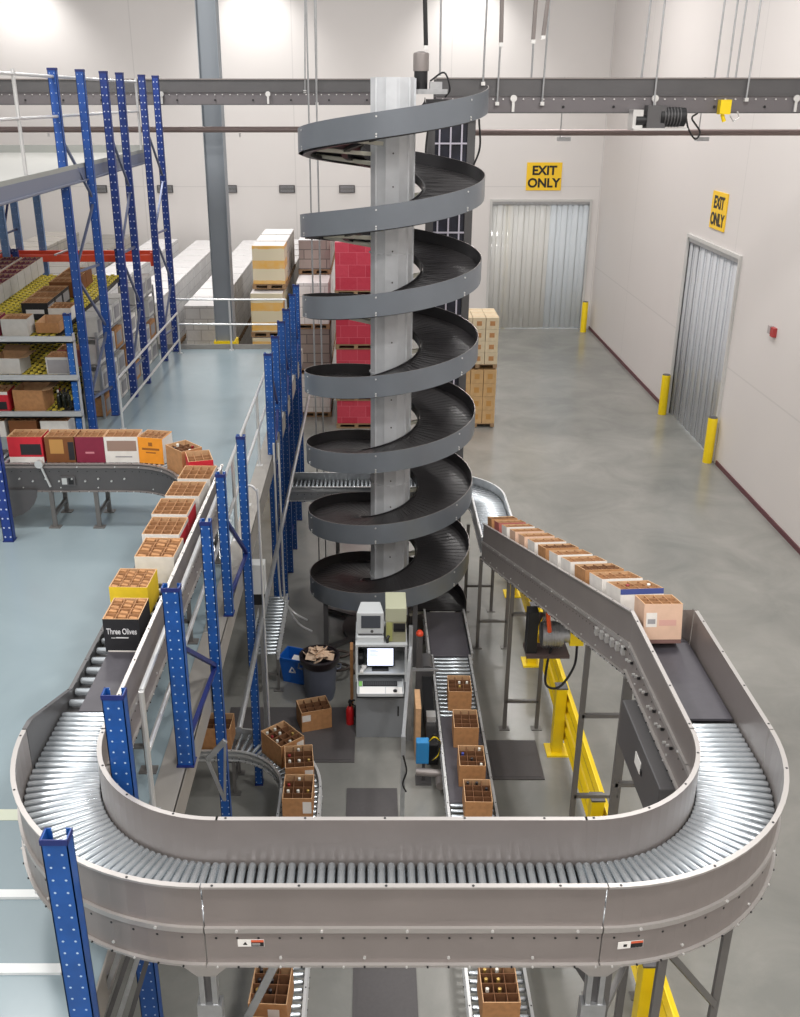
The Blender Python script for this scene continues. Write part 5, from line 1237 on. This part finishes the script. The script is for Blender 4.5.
def shelfbox(x, y, li, w, d, h, m, nx, ny, label, group=None, rz=0, **k):
    z, s = levels[li]; c = carton((x, y, z+s*(y-FY0)+.034), 0, w, d, h, m, nx, ny, label, group, **k); c.rotation_euler = (math.atan(s), 0, R(rz)); return c
# top lanes
CG2 = cmat('pale_grey', (196, 194, 190)); CRT = cmat('reddish_brown', (150, 80, 80))
for c, (x, m, n0, n1, lab) in enumerate(((-6.55, CG2, 1, 14, 'pale carton with dark red bottle tops in the long left lane of the top shelf'), (-6.95, CG2, 0, 14, 'pale carton with dark red bottle tops in the outer left lane of the top shelf'), (-7.38, CG2, 1, 14, 'carton in the farthest left lane of the top shelf'))):
    for k in range(n0, n1):
        y = 15.0+.38*k
        if y > FY1-.2: break
        cc = shelfbox(x, y, 2, .36, .36, .3, m, 4, 4, lab, 'top shelf lane %s' % ['inner left', 'outer left', 'far left'][c], drop=.05)
        z, s = levels[2]; b = None
        if ('rt', c) not in CACHE:
            q = MB()
            for i in range(4):
                for j in range(4): q.lathe((-.135+.09*i, -.135+.09*j, .02), [(.03,0),(.03,.2),(.02,.27),(.018,.285)], 8)
            CACHE[('rt', c)] = q.mesh('bottle_tops', mat('dark_red_capsule', (112, 44, 58), .4) if c < 2 else mat('tan_capsule', (170, 130, 100), .4))
        link('bottle_tops', CACHE[('rt', c)], cc)['kind'] = 'stuff'
p = atY(48, 325, 14.95); c = shelfbox(-5.15-.0, 15.0, 2, .4, .34, .26, CG2, 5, 4, 'white edged carton with dark cells at the front of the top shelf', drop=.02)
c.location.x = atY(19, 330, 15).x
q = atY(2, 330, 15).x
c = shelfbox(q-.12, 15.0, 2, .3, .34, .28, CMAR, 4, 3, 'maroon carton at the left edge of the top shelf', drop=.02)
for k in range(6):
    y = 16.0+.42*k+(.0 if k < 3 else .25)
    x = atY(42, 300, 16.0).x
    c = shelfbox(-5.43, y, 2, .42, .4, .27, CBLK if k < 3 else CBRN, 4, 4, 'black carton with white print in the middle lane of the top shelf' if k < 3 else 'brown carton behind the black ones in the middle lane of the top shelf', 'black cartons on the top shelf' if k < 3 else 'brown cartons on the top shelf', drop=.01)
    if k < 3: panel(c, .42, .4, .27, .15, .85, .35, .6, wt); panel(c, .42, .4, .27, .1, .9, .2, .8, CGRY, 'side_print', 'right')
c = shelfbox(-5.0, 15.25, 2, .36, .5, .16, KR, 1, 1, 'low open kraft tray at the right end of the top shelf')
c = shelfbox(-5.02, 15.95, 2, .36, .42, .2, CW, 4, 3, 'white topped tray behind the kraft tray on the top shelf', drop=0)
c = shelfbox(-5.5, 15.05, 2, .3, .34, .2, CGRY, 1, 1, 'grey open bin on the top shelf beside the dark celled carton')
# middle shelf
def mx(x, y=350): return atY(x, y, 15.0).x
c = shelfbox(mx(62, 370), 15.0, 1, .36, .34, .27, CG2, 4, 4, 'white framed grey carton at the right end of the middle shelf', drop=.01); panel(c, .36, .34, .27, .06, .94, .06, .85, CGRY)
c = shelfbox(mx(64, 355), 15.42, 1, .36, .34, .27, CRT, 4, 4, 'reddish carton behind the grey one on the middle shelf', drop=.01)
c = shelfbox(mx(12, 370), 15.05, 1, .42, .42, .25, CG2, 1, 1, 'pale plain open carton at the left of the middle shelf', rz=-3, flap=True)
c = shelfbox(mx(-14, 370), 15.0, 1, .34, .4, .26, CW, 3, 3, 'white carton at the left edge of the middle shelf', drop=.02)
# bottom shelf
c = shelfbox(mx(35, 405), 15.0, 0, .48, .42, .34, KR, 1, 1, 'large open empty kraft carton on the lowest shelf', rz=-4, flap=True)
c = shelfbox(mx(4, 405), 14.95, 0, .34, .36, .32, CRED, 3, 3, 'red and white carton at the left of the lowest shelf', drop=.02); panel(c, .34, .36, .32, .1, .9, .1, .5, CBLK); panel(c, .34, .36, .32, 0, 1, .85, 1, CW)
for i in range(5):
    bottle((mx(62, 400)+.08*(i % 3)-.05, 15.0+.1*(i//3), levels[0][0]+.03), [0, 2, 2, 1, 2][i], 'loose bottle on the lowest shelf right of the kraft carton', 'loose bottles on the lowest shelf')
# below the lowest shelf, dark open cartons on the deck
for i in range(5):
    carton((-7.0+.5*i, 14.9, MZ), 0, .44, .34, .26, CBRN if i % 2 else CW, 5, 3, 'carton standing on the mezzanine floor under the lowest shelf', 'cartons under the flow rack', drop=.02)
# stacked cartons visible through the tall frames
sm = {}
for k in range(8):
    for j in range(4):
        if (k*7+j*3) % 11 == 4: continue
        y = 16.0+k*.54; z = [3.06, 3.5, 3.95, 4.4][j]
        m = [KR, CG2, CW, CG2][(k+j) % 4] if j < 3 else CG2
        h = .33
        if (m.name,) not in sm:
            b = MB(); b.box(-.15, .15, -.23, .23, 0, h); b.box(.15, .152, -.18, .18, .06, .27, 1); b.box(-.152, -.15, -.18, .18, .06, .27, 1); sm[(m.name,)] = b.mesh('carton', [m, CGRY])
        o = link('carton', sm[(m.name,)], None, (-4.60, y, z)); tag(o, 'carton in the stacks seen through the tall blue rack frames', 'box', 'cartons stored along the rack side')
t = thing('side_shelving', 'grey wire shelves carrying cartons along the side of the tall racks', 'shelf', (-4.6, 18, MZ), world=True)
for z in (3.49, 3.94, 4.39):
    b = MB(); b.box(-4.76, -4.44, 15.7, 20.05, z-.02, z-.001); b.build('shelf', mat('shelf_grey', (150, 150, 150), .5), t)
for y in (15.68, 20.08):
    for x in (-4.74, -4.46): b = MB(); b.box(x-.02, x+.02, y-.02, y+.02, MZ, 4.5); b.build('leg', GALV, t)

# ================================================================ LIGHT
wd = bpy.data.worlds.new('hall_ambient'); bpy.context.scene.world = wd; wd.use_nodes = True
wd.node_tree.nodes['Background'].inputs[0].default_value = (1, .985, .975, 1); wd.node_tree.nodes['Background'].inputs[1].default_value = .75
def area(name, x, y, z, sx, sy, power, rot=(0,0,0), col=(1,.97,.94)):
    l = bpy.data.lights.new(name, 'AREA'); l.shape = 'RECTANGLE'; l.size = sx; l.size_y = sy; l.energy = power; l.color = col
    o = bpy.data.objects.new(name, l); C.objects.link(o); o.location = (x, y, z); o.rotation_euler = rot
area('passage_fill_light', 6.2, YB+2.2, 6.5, 2, 1, 260); area('passage_fill_light', XR+2.2, (RY0+RY1)/2, 6.5, 1, 2, 260)  # unseen area lights, added behind the curtains to brighten their strips
for i, (x, y) in enumerate(((-4, -4), (3, -4), (-5, 2), (3, 2), (-5, 10), (4, 10), (-5, 19), (4, 19), (-5, 28), (4, 28))):  # first two, behind the camera, are added to brighten surfaces facing it
    area('high_bay_and_fill_lamp', x, y, 12.3, 1.2, 1.2, 420)
for x in (-11.5, -3.9, 3.2):
    l = bpy.data.lights.new('wall_lamp', 'SPOT'); l.energy = 700; l.spot_size = R(95); l.spot_blend = .9; l.shadow_soft_size = .25; l.color = (1, .98, .96)
    o = bpy.data.objects.new('wall_lamp', l); C.objects.link(o); o.location = (x, YB-1.6, 12.4); o.rotation_euler = (R(18), 0, 0)
# tidy helper properties
for o in bpy.data.objects:
    for k in ('_w', '_b'):
        if k in o: del o[k]
sc = bpy.context.scene
sc.view_settings.view_transform = 'Standard'; sc.view_settings.look = 'None'; sc.view_settings.gamma = 1; sc.view_settings.use_curve_mapping = False
sc.view_settings.exposure = -0.08
